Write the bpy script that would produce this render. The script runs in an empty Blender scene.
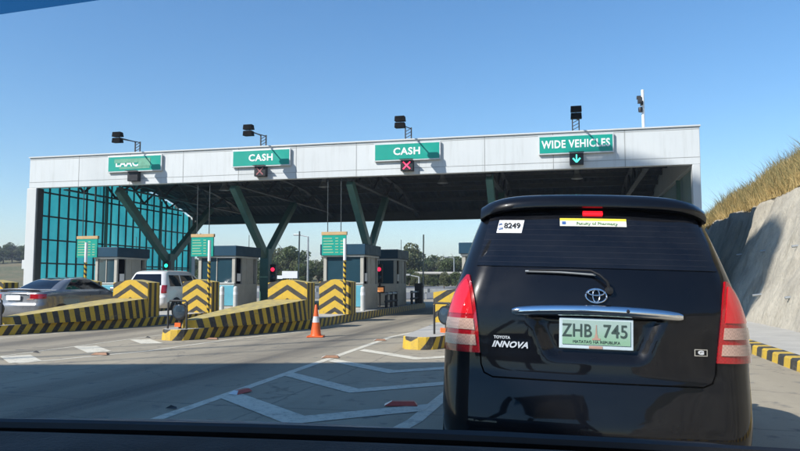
import bpy, math, random
import numpy as np
from mathutils import Vector, noise
R = math.radians
random.seed(7)
rng = np.random.default_rng(11)
S = bpy.context.scene
COL = S.collection

# ------------------------------------------------------------------ camera, world, sun, exposure
cd = bpy.data.cameras.new('camera'); cam = bpy.data.objects.new('camera', cd); COL.objects.link(cam)
cam.location = (0, 0, 1.3)
cam.rotation_euler = (R(90 + 4.533), 0, R(13.5))
cd.sensor_width = 36; cd.lens = 31.5; cd.clip_start = .05; cd.clip_end = 3000
S.camera = cam
S.render.resolution_x = 1024; S.render.resolution_y = 577

SUN = Vector((-.86, -.95, 1.0)).normalized()
W = bpy.data.worlds.new('World'); S.world = W; W.use_nodes = True
nt = W.node_tree; bg = nt.nodes['Background']
sky = nt.nodes.new('ShaderNodeTexSky'); sky.sky_type = 'NISHITA'; sky.sun_disc = False
sky.sun_elevation = math.asin(SUN.z); sky.sun_rotation = math.atan2(SUN.x, SUN.y)
sky.air_density = 1.15; sky.dust_density = .0; sky.ozone_density = 4.2; sky.altitude = 0
hs = nt.nodes.new('ShaderNodeHueSaturation'); hs.inputs['Saturation'].default_value = 1.2
nt.links.new(sky.outputs[0], hs.inputs['Color']); nt.links.new(hs.outputs[0], bg.inputs[0]); bg.inputs[1].default_value = .116
sl = bpy.data.lights.new('sun', 'SUN'); sun = bpy.data.objects.new('sun', sl); COL.objects.link(sun)
sl.energy = 4.6; sl.angle = R(.5); sl.color = (1, .965, .91)
sun.rotation_euler = SUN.to_track_quat('Z', 'Y').to_euler(); sun.location = (-60, -60, 70)
S.view_settings.view_transform = 'Standard'; S.view_settings.look = 'None'
S.view_settings.gamma = 1; S.view_settings.exposure = .52

# ------------------------------------------------------------------ helpers
def tag(o, label=None, cat=None, group=None, kind=None):
    if label: o['label'] = label
    if cat: o['category'] = cat
    if group: o['group'] = group
    if kind: o['kind'] = kind
    return o

def empty(name, loc=(0, 0, 0), rz=0, label=None, cat=None, group=None, kind=None):
    o = bpy.data.objects.new(name, None); COL.objects.link(o)
    o.location = loc; o.rotation_euler = (0, 0, rz); o.empty_display_size = .2
    return tag(o, label, cat, group, kind)

def children(o): return [c for c in bpy.data.objects if c.parent == o]
def copy_tree(o, parent=None):
    c = o.copy(); COL.objects.link(c); c.parent = parent
    if parent is None:
        for k in ('label',):
            if k in c: del c[k]
    for ch in children(o): copy_tree(ch, c)
    return c

class MB:
    def __init__(s): s.v = []; s.f = []; s.m = []; s.mi = 0
    def add(s, v, f):
        n = len(s.v); s.v += [tuple(p) for p in v]
        s.f += [tuple(i + n for i in q) for q in f]; s.m += [s.mi] * len(f); return s
    def box(s, x0, x1, y0, y1, z0, z1):
        return s.add([(x0,y0,z0),(x1,y0,z0),(x1,y1,z0),(x0,y1,z0),(x0,y0,z1),(x1,y0,z1),(x1,y1,z1),(x0,y1,z1)],
                     [(3,2,1,0),(4,5,6,7),(0,1,5,4),(1,2,6,5),(2,3,7,6),(3,0,4,7)])
    def prism(s, pts, z0, z1):            # pts ccw (x,y)
        n = len(pts)
        return s.add([(x,y,z0) for x,y in pts] + [(x,y,z1) for x,y in pts],
                     [tuple(range(n-1,-1,-1)), tuple(range(n,2*n))] + [(i,(i+1)%n,n+(i+1)%n,n+i) for i in range(n)])
    def extr(s, pts, axis, a, b):         # pts in the other two axes
        n = len(pts)
        def P(p, t):
            return (t,p[0],p[1]) if axis=='x' else ((p[0],t,p[1]) if axis=='y' else (p[0],p[1],t))
        return s.add([P(p,a) for p in pts]+[P(p,b) for p in pts],
                     [tuple(range(n-1,-1,-1)), tuple(range(n,2*n))] + [(i,(i+1)%n,n+(i+1)%n,n+i) for i in range(n)])
    def tube(s, path, r, n=10, r2=None, caps=True):
        P = [Vector(p) for p in path]; m = len(P); rs = [r if r2 is None else r+(r2-r)*i/(m-1) for i in range(m)]
        vs = []; 
        for i, p in enumerate(P):
            d = (P[min(i+1,m-1)] - P[max(i-1,0)]).normalized()
            a = Vector((0,0,1)) if abs(d.z) < .9 else Vector((1,0,0))
            x = d.cross(a).normalized(); y = x.cross(d)
            for k in range(n):
                t = 2*math.pi*k/n; vs.append(p + (x*math.cos(t) - y*math.sin(t))*-rs[i])
        fs = [(i*n+k, i*n+(k+1)%n, (i+1)*n+(k+1)%n, (i+1)*n+k) for i in range(m-1) for k in range(n)]
        if caps: fs += [tuple(range(n-1,-1,-1)), tuple((m-1)*n+k for k in range(n))]
        return s.add(vs, fs)
    def beam(s, a, b, w, h):              # rectangular bar from a to b
        a=Vector(a); b=Vector(b); d=(b-a).normalized(); up=Vector((0,0,1)) if abs(d.z)<.95 else Vector((1,0,0))
        x=d.cross(up).normalized()*w/2; y=x.cross(d).normalized()*h/2
        vs=[a-x-y,a+x-y,a+x+y,a-x+y,b-x-y,b+x-y,b+x+y,b-x+y]
        return s.add(vs,[(3,2,1,0),(4,5,6,7),(0,1,5,4),(1,2,6,5),(2,3,7,6),(3,0,4,7)])
    def lathe(s, prof, c=(0,0,0), axis='z', n=24):   # prof (r, t)
        vs=[]; m=len(prof)
        for r,t in prof:
            for k in range(n):
                a=2*math.pi*k/n; p,q=r*math.cos(a),r*math.sin(a)
                v=(p,q,t) if axis=='z' else ((t,p,q) if axis=='x' else (q,t,p))
                vs.append((c[0]+v[0],c[1]+v[1],c[2]+v[2]))
        fs=[(i*n+k,i*n+(k+1)%n,(i+1)*n+(k+1)%n,(i+1)*n+k) for i in range(m-1) for k in range(n)]
        fs+=[tuple(range(n-1,-1,-1)),tuple((m-1)*n+k for k in range(n))]
        return s.add(vs,fs)
    def grid(s, G, flip=False):           # G[i][j] of points
        m=len(G); n=len(G[0])
        fs=[(i*n+j,i*n+j+1,(i+1)*n+j+1,(i+1)*n+j) for i in range(m-1) for j in range(n-1)]
        if flip: fs=[q[::-1] for q in fs]
        return s.add([p for r in G for p in r], fs)
    def build(s, name, mat, parent=None, smooth=None, bevel=0):
        me = bpy.data.meshes.new(name); me.from_pydata(s.v, [], s.f)
        mats = mat if isinstance(mat,(list,tuple)) else [mat]
        for k in mats: me.materials.append(k)
        if len(mats) > 1: me.polygons.foreach_set('material_index', s.m)
        me.validate(); 
        if smooth:
            me.polygons.foreach_set('use_smooth', [True]*len(me.polygons)); me.set_sharp_from_angle(angle=R(smooth))
        me.update()
        o = bpy.data.objects.new(name, me); COL.objects.link(o); o.parent = parent
        if bevel:
            b = o.modifiers.new('bevel','BEVEL'); b.width = bevel; b.segments = 2; b.limit_method='ANGLE'; b.harden_normals=False
        return o

def text(name, body, size, mat, parent, loc, rot=(R(90),0,0), depth=.002, align='CENTER', bold=0., sx=1, shear=0, space=1):
    c = bpy.data.curves.new(name,'FONT'); c.body=body; c.size=size; c.extrude=depth; c.align_x=align; c.align_y='CENTER'
    c.offset=bold; c.shear=shear; c.resolution_u=3; c.space_character=space
    o=bpy.data.objects.new('t',c); COL.objects.link(o)
    dg=bpy.context.evaluated_depsgraph_get(); me=bpy.data.meshes.new_from_object(o.evaluated_get(dg))
    bpy.data.objects.remove(o); me.materials.clear(); me.materials.append(mat)
    o=bpy.data.objects.new(name,me); COL.objects.link(o); o.parent=parent; o.location=loc; o.rotation_euler=rot; o.scale=(sx,1,1)
    return o

# ------------------------------------------------------------------ materials
class NT:
    def __init__(s, name):
        s.m=bpy.data.materials.new(name); s.m.use_nodes=True; s.t=s.m.node_tree; s.b=s.t.nodes['Principled BSDF']; s.out=s.t.nodes['Material Output']
    def n(s, typ, **kw):
        x=s.t.nodes.new(typ)
        for k,v in kw.items(): setattr(x,k,v)
        return x
    def l(s,a,b): s.t.links.new(a,b)
    def coord(s, kind='Object', scale=(1,1,1), rot=(0,0,0)):
        tc=s.n('ShaderNodeTexCoord'); mp=s.n('ShaderNodeMapping'); mp.inputs['Scale'].default_value=scale; mp.inputs['Rotation'].default_value=rot
        s.l(tc.outputs[kind],mp.inputs[0]); return mp.outputs[0]
    def noise(s, vec, sc, det=4, rough=.55):
        x=s.n('ShaderNodeTexNoise'); x.inputs['Scale'].default_value=sc; x.inputs['Detail'].default_value=det; x.inputs['Roughness'].default_value=rough
        s.l(vec,x.inputs['Vector']); return x.outputs['Fac']
    def ramp(s, fac, a, b, lo=0., hi=1.):
        x=s.n('ShaderNodeMapRange'); x.inputs[1].default_value=a; x.inputs[2].default_value=b; x.inputs[3].default_value=lo; x.inputs[4].default_value=hi
        s.l(fac,x.inputs[0]); return x.outputs[0]
    def math(s, op, a, b=None, c=None):
        x=s.n('ShaderNodeMath',operation=op)
        for i,q in enumerate((a,b,c)):
            if q is None: continue
            if isinstance(q,(int,float)): x.inputs[i].default_value=q
            else: s.l(q,x.inputs[i])
        return x.outputs[0]
    def mix(s, f, a, b, typ='MIX'):
        x=s.n('ShaderNodeMix',data_type='RGBA',blend_type=typ)
        for i,q in ((0,f),(6,a),(7,b)):
            if isinstance(q,(int,float)): x.inputs[i].default_value=q
            elif isinstance(q,tuple): x.inputs[i].default_value=(*q[:3],1)
            else: s.l(q,x.inputs[i])
        return x.outputs[2]
    def set(s, col=None, rough=None, metal=None, **kw):
        for k,v in (('Base Color',col),('Roughness',rough),('Metallic',metal)):
            if v is None: continue
            if isinstance(v,tuple): s.b.inputs[k].default_value=(*v,1)
            elif isinstance(v,(int,float)): s.b.inputs[k].default_value=v
            else: s.l(v,s.b.inputs[k])
        for k,v in kw.items(): s.b.inputs[k.replace('_',' ')].default_value=v
        return s
    def bump(s, h, strength=.3, dist=.01):
        x=s.n('ShaderNodeBump'); x.inputs['Strength'].default_value=strength; x.inputs['Distance'].default_value=dist
        s.l(h,x.inputs['Height']); s.l(x.outputs[0],s.b.inputs['Normal']); return s

def simple(name, c, rough=.6, metal=0, var=.15, sc=3, dirt=None, bump=.0, bsc=60, **kw):
    t=NT(name); v=t.coord()
    f=t.noise(v,sc,5,.6); f=t.ramp(f,.3,.7)
    lo=tuple(x*(1-var) for x in c) if dirt is None else dirt
    t.set(t.mix(f,lo,tuple(min(1,x*(1+var*.5)) for x in c)),None,metal,**kw)
    r=t.ramp(t.noise(v,sc*2.3,3),.3,.7,max(.02,rough*.85),min(1,rough*1.15)); t.l(r,t.b.inputs['Roughness'])
    if bump: t.bump(t.noise(v,bsc,3),bump,.01)
    return t.m

def emis(name, c, strength, base=None):
    t=NT(name); t.set(base or c,.35); t.b.inputs['Emission Color'].default_value=(*c,1); t.b.inputs['Emission Strength'].default_value=strength
    return t.m

def stripes(name, period, slant=0., duty=.5, chev=0., phase=0., xs=0.):
    """yellow and black road paint: bands along y (slant with z), or chevrons over x/z"""
    t=NT(name); tc=t.n('ShaderNodeTexCoord'); sp=t.n('ShaderNodeSeparateXYZ'); t.l(tc.outputs['Object'],sp.inputs[0])
    x,y,z=sp.outputs
    if chev: q=t.math('ADD',t.math('MULTIPLY',t.math('ABSOLUTE',x),chev),z)
    else: q=t.math('ADD',y,t.math('MULTIPLY',z,slant))
    if xs: q=t.math('ADD',q,t.math('MULTIPLY',x,xs))
    wob=t.math('MULTIPLY',t.math('SUBTRACT',t.noise(tc.outputs['Object'],9,2),.5),.012)
    q=t.math('ADD',q,wob)
    fr=t.math('FRACT',t.math('ADD',t.math('DIVIDE',q,period),100.0+phase))
    k=t.ramp(t.math('ABSOLUTE',t.math('SUBTRACT',fr,.5)),duty/2-.012,duty/2+.012)
    d=t.ramp(t.noise(tc.outputs['Object'],4,6,.7),.35,.75)
    d2=t.ramp(t.noise(tc.outputs['Object'],23,4,.7),.55,.7)
    ye=t.mix(d,(.62,.40,.025),(.46,.31,.05)); ye=t.mix(t.math('MULTIPLY',d2,.5),ye,(.2,.17,.1))
    bk=t.mix(d,(.022,.022,.02),(.06,.055,.045)); bk=t.mix(t.math('MULTIPLY',d2,.35),bk,(.25,.22,.16)); sc=t.ramp(t.noise(t.coord(scale=(1,.35,1.6)),7,6,.75),.56,.64); lowz=t.ramp(z,.0,.5,1.,.25); sc=t.math('MULTIPLY',sc,lowz)
    ye=t.mix(t.math('MULTIPLY',sc,.6),ye,(.16,.14,.10)); bk=t.mix(t.math('MULTIPLY',sc,.5),bk,(.16,.15,.12))
    t.set(t.mix(k,bk,ye),.55); t.bump(t.noise(tc.outputs['Object'],40,4),.25,.01)
    return t.m

M={}
M['panel']=simple('aluminium cladding',(.54,.565,.565),.45,0,.05,1.3,dirt=(.52,.535,.52))
t=NT('weathered cladding'); tc=t.n('ShaderNodeTexCoord'); sp=t.n('ShaderNodeSeparateXYZ'); t.l(tc.outputs['Object'],sp.inputs[0]); wn=t.n('ShaderNodeTexWhiteNoise',noise_dimensions='1D')
t.l(t.math('FLOOR',t.math('DIVIDE',t.math('ADD',sp.outputs[0],21.75),26.05/11)),wn.inputs['W'])
c=t.mix(wn.outputs[0],(.50,.525,.52),(.575,.60,.595)); sk=t.ramp(t.noise(t.coord(scale=(5,5,.35)),1.5,5,.7),0.50,.74,0,.42); c=t.mix(sk,c,(.34,.345,.32)); c=t.mix(t.ramp(t.noise(tc.outputs['Object'],.9,4),.35,.7,0,.4),c,(.62,.64,.63))
t.set(c,.42); t.bump(t.noise(tc.outputs['Object'],1.1,2),.25,.02); M['clad']=t.m
M['seam']=simple('panel joint',(.30,.31,.30),.8)
M['green']=simple('sign green',(.0,.30,.225),.4,0,.08,2)
M['white']=simple('white paint',(.80,.80,.78),.45,0,.04)
M['signback']=simple('sign frame',(.62,.64,.63),.4,.2)
M['fade']=simple('sun bleached green tape',(.13,.36,.24),.6,0,.25,5)
M['steel_g']=simple('green painted steel',(.07,.175,.15),.45,0,.2,2)
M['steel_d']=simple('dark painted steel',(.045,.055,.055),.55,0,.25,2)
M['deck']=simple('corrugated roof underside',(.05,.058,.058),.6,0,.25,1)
M['black']=simple('black plastic',(.011,.011,.012),.45)
M['lampblack']=simple('matt black lamp housing',(.006,.006,.006),.9,Specular_IOR_Level=.15)
M['blackm']=simple('black matt metal',(.03,.03,.03),.6)
M['galv']=simple('galvanised pipe',(.38,.40,.40),.45,.5,.2)
M['booth']=simple('grey booth panel',(.40,.385,.33),.5,0,.15,3)
M['booth_teal']=simple('teal booth panel',(.10,.34,.42),.4,0,.12,3)
M['booth_top']=simple('dark slate booth roof band',(.012,.05,.085),.55,0,.15,1.5,Specular_IOR_Level=.25)
M['boothw']=simple('pale booth trim',(.50,.51,.48),.5)
M['winglass']=simple('dark window glass',(.02,.055,.075),.06,0,.1,Specular_IOR_Level=.8)
M['curb']=stripes('slanted kerb stripes',.36,-.75,.5,xs=.55)
M['wedge']=stripes('upright barrier stripes',.27,.10,.5)
M['polestripe']=stripes('spiral pole stripes',.001,0)  # replaced below
M['chev']=stripes('chevron paint',.37,0,.40,chev=.62,phase=.1)
M['blockside']=stripes('block side stripes',.26,0,.5)
M['walk']=simple('light concrete',(.42,.40,.35),.85,0,.15,1.5,bump=.3)
M['orange']=simple('orange cone plastic',(.80,.13,.02),.45,0,.12,6)
M['reflect']=simple('white cone collar',(.75,.75,.75),.3)
M['leafplate']=None

t=NT('diagonal pole stripes'); tc=t.n('ShaderNodeTexCoord'); sp=t.n('ShaderNodeSeparateXYZ'); t.l(tc.outputs['Object'],sp.inputs[0])
q=t.math('ADD',sp.outputs[2],t.math('MULTIPLY',sp.outputs[0],.9)); fr=t.math('FRACT',t.math('DIVIDE',q,.17))
t.set(t.mix(t.ramp(fr,.5,.52),(.6,.4,.03),(.02,.02,.02)),.5); M['polestripe']=t.m

# ground: worn concrete/asphalt with tyre bands down every lane, joints and patches
t=NT('worn pavement'); tc=t.n('ShaderNodeTexCoord'); sp=t.n('ShaderNodeSeparateXYZ'); o=tc.outputs['Object']; t.l(o,sp.inputs[0]); x,y=sp.outputs[0],sp.outputs[1]
big=t.ramp(t.noise(t.coord(scale=(.5,.09,1)),1,5,.6),.3,.7)
mid=t.ramp(t.noise(t.coord(scale=(3,.5,1)),1,5,.65),.3,.75)
fine=t.noise(o,55,4,.8)
col=t.mix(big,(.295,.252,.178),(.375,.325,.235)); col=t.mix(t.math('MULTIPLY',mid,.35),col,(.185,.158,.115))
band=None
wav=t.math('MULTIPLY',t.math('SUBTRACT',t.noise(t.coord(scale=(0,.09,0)),1,2),.5),1.6)
xx=t.math('ADD',x,wav)
for c,wd,am in ((-15.6,.75,.6),(-11.3,.55,.95),(-9.9,.3,.5),(-5.0,.65,.9),(-6.2,.35,.6),(.5,.9,.5)):
    g=t.math('EXPONENT',t.math('MULTIPLY',t.math('POWER',t.math('DIVIDE',t.math('SUBTRACT',xx,c),wd),2.0),-1.0))
    g=t.math('MULTIPLY',g,am); band=g if band is None else t.math('MAXIMUM',band,g)
band=t.math('MULTIPLY',band,t.ramp(t.noise(t.coord(scale=(2.5,.12,1)),1,4,.6),.25,.6,.25,1))
col=t.mix(band,col,(.062,.055,.045))
jy=t.math('ABSOLUTE',t.math('SUBTRACT',t.math('FRACT',t.math('DIVIDE',t.math('ADD',y,t.math('MULTIPLY',t.noise(t.coord(scale=(1.2,1.2,1)),1,3),.10)),4.6)),.5))
jx=t.math('ABSOLUTE',t.math('SUBTRACT',t.math('FRACT',t.math('DIVIDE',t.math('ADD',x,t.math('ADD',1.1,t.math('MULTIPLY',t.noise(t.coord(scale=(1.5,1.5,1)),1,3),.12))),3.9)),.5))
j=t.math('MAXIMUM',t.ramp(jy,.0,.006,1,0),t.ramp(jx,.0,.006,1,0))
col=t.mix(t.math('MULTIPLY',j,.6),col,(.06,.058,.052))
blot=t.ramp(t.noise(o,.55,6,.7),.52,.72,0,.38); col=t.mix(blot,col,(.10,.086,.062)); crk=t.n('ShaderNodeTexVoronoi',feature='DISTANCE_TO_EDGE'); crk.inputs['Scale'].default_value=.28; vv=t.n('ShaderNodeVectorMath',operation='ADD'); nn=t.n('ShaderNodeTexNoise'); nn.inputs['Scale'].default_value=1.2; nn.inputs['Detail'].default_value=5; t.l(o,nn.inputs['Vector']); t.l(o,vv.inputs[0]); t.l(nn.outputs['Color'],vv.inputs[1]); t.l(vv.outputs[0],crk.inputs['Vector']); col=t.mix(t.math('MULTIPLY',t.ramp(crk.outputs['Distance'],.0,.006,1,0),.55),col,(.06,.055,.045)); spots=t.ramp(t.noise(o,4,3,.5),.60,.70,0,.75); col=t.mix(spots,col,(.10,.10,.095))
col=t.mix(t.math('MULTIPLY',t.ramp(fine,.4,.7),.4),col,(.40,.355,.27))
t.set(col,.85); t.bump(fine,.5,.008); M['road']=t.m

t=NT('worn white road paint'); o=t.coord()
w=t.ramp(t.noise(o,14,5,.75),.50,.72,0,.6); w2=t.ramp(t.noise(o,1.3,3),.3,.75,0,.35)
w3=t.ramp(t.noise(o,3.5,6,.8),.50,.66,0,.6)
t.set(t.mix(w3,t.mix(w2,t.mix(w,(.68,.63,.50),(.30,.27,.21)),(.46,.42,.33)),(.27,.245,.19)),.7); t.bump(t.noise(o,55,4,.8),.4,.006); M['paint']=t.m

t=NT('dry earth and grass'); o=t.coord()
c=t.mix(t.ramp(t.noise(o,.12,6,.65),.36,.58),(.17,.13,.065),(.075,.09,.032)); c=t.mix(t.ramp(t.noise(o,1.5,5,.7),.4,.7,0,.6),c,(.26,.20,.11))
t.set(c,.95); t.bump(t.noise(o,3,5,.7),.7,.1); M['earth']=t.m

t=NT('sprayed concrete'); o=t.coord(); so=t.coord(scale=(.8,.35,.35),rot=(0,0,0))
c=t.mix(t.ramp(t.noise(o,.8,6,.65),.35,.65),(.50,.455,.36),(.36,.325,.26))
st=t.ramp(t.noise(t.coord(scale=(1.0,.9,.14)),1.6,5,.7),.50,.68); c=t.mix(t.math('MULTIPLY',st,.55),c,(.15,.13,.095))
c=t.mix(t.ramp(t.noise(o,7,4,.7),.5,.72,0,.5),c,(.25,.24,.20))
t.set(c,.9); t.bump(t.noise(o,6,6,.7),.9,.06); M['shot']=t.m

def foliage(name, a, b, sc=.6, trans=.25):
    t=NT(name); o=t.coord(); f=t.ramp(t.noise(o,sc,3,.6),.35,.65); oi=t.n('ShaderNodeObjectInfo')
    c=t.mix(f,a,b); c=t.mix(t.math('MULTIPLY',oi.outputs['Random'],.4),c,tuple(x*.55 for x in b))
    t.set(c,.7)
    tr=t.n('ShaderNodeBsdfTranslucent'); t.l(c,tr.inputs[0]); mx=t.n('ShaderNodeMixShader'); mx.inputs[0].default_value=trans
    t.l(t.b.outputs[0],mx.inputs[1]); t.l(tr.outputs[0],mx.inputs[2]); t.l(mx.outputs[0],t.out.inputs[0]); return t.m
M['leaf']=foliage('tree leaves',(.055,.085,.025),(.115,.150,.05))
M['leaf2']=foliage('olive leaves',(.085,.10,.035),(.15,.165,.07))
M['hay']=foliage('dry golden grass',(.42,.29,.10),(.62,.47,.20),.9,.3)
M['scrub']=foliage('dry green scrub',(.16,.15,.05),(.30,.25,.10),.9,.3)
M['bark']=simple('bark',(.10,.075,.05),.9,0,.3,6)

# translucent teal cladding
t=NT('teal translucent glazing'); o=t.coord()
c=t.mix(t.ramp(t.noise(t.coord(scale=(1,.5,.4)),1.2,4),.3,.7),(.022,.27,.33),(.055,.43,.47))
t.set(c,.18); tr=t.n('ShaderNodeBsdfTranslucent'); t.l(c,tr.inputs[0]); mx=t.n('ShaderNodeMixShader'); mx.inputs[0].default_value=.62
t.l(t.b.outputs[0],mx.inputs[1]); t.l(tr.outputs[0],mx.inputs[2]); t.l(mx.outputs[0],t.out.inputs[0]); M['teal']=t.m
t=NT('pale corrugated sheet'); c=(.20,.27,.25)
t.set(c,.4); tr=t.n('ShaderNodeBsdfTranslucent'); tr.inputs[0].default_value=(*c,1); mx=t.n('ShaderNodeMixShader'); mx.inputs[0].default_value=.4
t.l(t.b.outputs[0],mx.inputs[1]); t.l(tr.outputs[0],mx.inputs[2]); t.l(mx.outputs[0],t.out.inputs[0]); M['sheet']=t.m

def carpaint(name, c, metal=.0, rough=.16, dust=.06, coat=1., spec=.5):
    t=NT(name); o=t.coord(); f=t.ramp(t.noise(o,2.2,4),.35,.7)
    dust=t.ramp(t.noise(t.coord(scale=(1,1,2.2)),1.8,6,.65),.35,.8,.0,dust)
    t.set(t.mix(dust,c,(.30,.28,.24)),rough,metal); t.b.inputs['Coat Weight'].default_value=coat; t.b.inputs['Coat Roughness'].default_value=.035; t.b.inputs['Specular IOR Level'].default_value=spec
    t.l(t.ramp(t.noise(o,3,3),.3,.7,rough*.8,rough*1.6),t.b.inputs['Roughness']); return t.m
M['cblack']=carpaint('black car paint',(.0025,.003,.005),0,.3,dust=.014,coat=.6,spec=.10)
M['csilver']=carpaint('silver grey car paint',(.20,.21,.225),.5,.3)
M['cwhite']=carpaint('white car paint',(.68,.68,.66),0,.3)
M['cglass']=simple('tinted car glass',(.006,.007,.010),.035,0,.1,Specular_IOR_Level=.45)
t=NT('tinted rear glass with heater lines'); tc=t.n('ShaderNodeTexCoord'); sp=t.n('ShaderNodeSeparateXYZ'); t.l(tc.outputs['Object'],sp.inputs[0])
ln=t.ramp(t.math('ABSOLUTE',t.math('SUBTRACT',t.math('FRACT',t.math('MULTIPLY',sp.outputs[2],31.0)),.5)),.03,.06,1,0)
du=t.ramp(t.noise(t.coord(scale=(1,1,1.6)),3.5,6,.7),.4,.85,0,.035); c=t.mix(du,t.mix(t.math('MULTIPLY',ln,.22),(.005,.006,.009),(.045,.04,.04)),(.3,.29,.27))
t.set(c,.05); t.b.inputs['Specular IOR Level'].default_value=.5; t.l(t.ramp(t.noise(tc.outputs['Object'],5,5),.3,.8,.03,.14),t.b.inputs['Roughness']); M['rglass']=t.m
M['chrome']=simple('chrome',(.78,.80,.83),.08,1,.03)
M['gap']=simple('dark panel gap',(.002,.002,.002),.9,Specular_IOR_Level=.05)
M['badge']=simple('bright badge metal',(.72,.74,.76),.3,.4,.03)
def lens(name,c,em,es):
    t=NT(name); o=t.coord('Object'); br=t.n('ShaderNodeTexChecker'); br.inputs['Scale'].default_value=95; t.l(o,br.inputs[0])
    cc=t.mix(br.outputs['Fac'],c,tuple(min(1,x*1.25) for x in c)); t.set(cc,.12); t.b.inputs['Coat Weight'].default_value=1
    t.l(t.mix(br.outputs['Fac'],em,tuple(x*.5 for x in em)),t.b.inputs['Emission Color']); t.b.inputs['Emission Strength'].default_value=es
    t.bump(br.outputs['Fac'],.2,.003); return t.m
M['redlens']=lens('red tail lamp lens',(.30,.002,.006),(1,.02,.03),.0)
M['redlit']=lens('lit red tail lamp lens',(.42,.003,.008),(1,.03,.04),.16)
M['clearlens']=lens('clear ribbed lamp lens',(.42,.27,.21),(1,.8,.7),.0)
M['brake']=emis('lit brake lamp',(1,.01,.02),1.3,(.6,.01,.02))
M['rubber']=simple('tyre rubber',(.02,.02,.02),.85,0,.2,8)
M['rim']=simple('alloy rim',(.45,.46,.48),.3,.8)
M['plate']=None
t=NT('green tinted number plate'); o=t.coord('Generated'); sp=t.n('ShaderNodeSeparateXYZ'); t.l(o,sp.inputs[0])
t.set(t.mix(t.ramp(sp.outputs[2],.15,.75),(.24,.42,.28),(.33,.45,.41)),.35); M['plate']=t.m
M['plateink']=simple('dark green plate ink',(.045,.075,.065),.5)
M['platebrown']=simple('faded brown emblem ink',(.42,.26,.20),.5)
M['sticker']=simple('white sticker',(.78,.79,.80),.4,0,.03)
M['stickery']=simple('yellow sticker',(.80,.66,.06),.4,0,.05)
M['stickerc']=simple('cream sticker',(.80,.80,.66),.4,0,.03)
M['blue']=simple('blue ink',(.04,.12,.35),.5)
M['sgreen']=simple('faint green ink',(.30,.45,.26),.5)

# ------------------------------------------------------------------ setting: ground, terrain
def sheet(name, pts, z, mat, kind='structure'):
    m=MB(); m.add([(x,y,z) for x,y in pts],[tuple(range(len(pts)))]); return tag(m.build(name,mat),kind=kind)

def terrain_h(x,y):
    r=-.25
    # wooded rise behind the plaza and a hill on the far left
    r+=1.7*max(0,min(1,(y-75)/60))**1.5
    r+=4.6*math.exp(-((x+140)/60)**2-((y-150)/50)**2)
    r+=1.5*math.exp(-((x+60)/30)**2-((y-150)/40)**2)
    if y>48: r+=max(0,min(1,(y-48)/14))*.9*(1 if x>-60 else .4)
    r+=noise.noise(Vector((x*.03,y*.03,0)))*.9*max(0,min(1,(abs(y-20)-35)/20))
    return r
xs=list(range(-600,-200,40))+list(range(-200,100,5))+list(range(100,601,50))
ys=[-400,-200,-100,-50,-20]+list(range(-10,60,7))+list(range(60,200,5))+list(range(200,1201,100))
m=MB(); m.grid([[(x,y,terrain_h(x,y)) for x in xs] for y in ys]); tag(m.build('ground',M['earth'],smooth=60),kind='structure')
sheet('road',[(-48,-60),(4.0,-60),(4.0,50),(-48,50)],0,M['road'])
# access road running off past the plaza
m=MB(); L=[(-48,50),(-30,62),(0,70),(40,76),(120,80)]; L2=[(4.0,50),(6,52),(20,55),(50,58),(120,60)]
G=[[(x,y,max(terrain_h(x,y),0)+.06 if k else -.004) for k,(x,y) in enumerate(q)] for q in (L2,L)]
far=simple('far asphalt',(.16,.16,.155),.9)
for i in range(4):
    a,b,c,d=L2[i],L2[i+1],L[i+1],L[i]
    m.add([(a[0],a[1],max(0,terrain_h(*a))-.004 if i==0 else terrain_h(*a)+.15),(b[0],b[1],terrain_h(*b)+.15),(c[0],c[1],terrain_h(*c)+.2),(d[0],d[1],-.004 if i==0 else terrain_h(*d)+.2)],[(0,1,2,3)])
tag(m.build('far_road',far),kind='structure')

# painted markings: gore lines and chevrons ahead of the right-hand island, lane edge dashes on the left
m=MB()
def strip(pts,w,z=.003):
    for (x0,y0),(x1,y1) in zip(pts,pts[1:]):
        d=Vector((x1-x0,y1-y0)); n=Vector((-d.y,d.x)).normalized()*w/2
        m.add([(x0+n.x,y0+n.y,z),(x0-n.x,y0-n.y,z),(x1-n.x,y1-n.y,z),(x1+n.x,y1+n.y,z)],[(0,1,2,3)])
strip([(-3.72,2.5),(-3.84,7.5),(-3.95,12.0),(-4.05,16.0)],.13)
strip([(-4.05,16.0),(-3.85,17.6)],.12)
strip([(-2.0,2.5),(-1.42,6.5),(-1.30,12.5)],.15)
for v0 in (5.45,7.25,9.1,10.9,12.65,14.5):
    a,b,c=(-3.82,v0),(-2.5,v0-1.2),(-1.43,v0-.25)
    h=.42 if v0<9 else .34
    if v0<14: m.add([(a[0],a[1],.0055),(b[0],b[1],.0055),(b[0],b[1]+h,.0055),(a[0],a[1]+h,.0055)],[(0,1,2,3)])
    m.add([(b[0],b[1],.0055),(c[0],c[1],.0055),(c[0],c[1]+h,.0055),(b[0],b[1]+h,.0055)],[(0,1,2,3)]) if v0<14 else None
for q in ([(-9.55,10.25),(-9.25,10.62),(-8.35,9.85),(-8.62,9.45)],[(-9.6,12.15),(-9.25,12.4),(-8.25,11.5),(-8.5,11.15)],[(-9.5,13.85),(-9.15,14.1),(-8.25,13.2),(-8.64,13.0)],
          [(-9.55,8.0),(-9.25,8.37),(-8.35,7.6),(-8.62,7.2)]):
    m.add([(x,y,.0055) for x,y in q],[(3,2,1,0)])
strip([(-9.55,6.5),(-9.62,16.5)],.06); strip([(-8.5,9.5),(-7.65,11.7),(-7.35,14.6),(-6.6,17.6)],.09)
strip([(-14.3,8.0),(-14.5,16.5)],.08); strip([(-13.2,8.0),(-12.4,15.5)],.08)
tag(m.build('road_markings',M['paint']),kind='structure')

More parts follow.
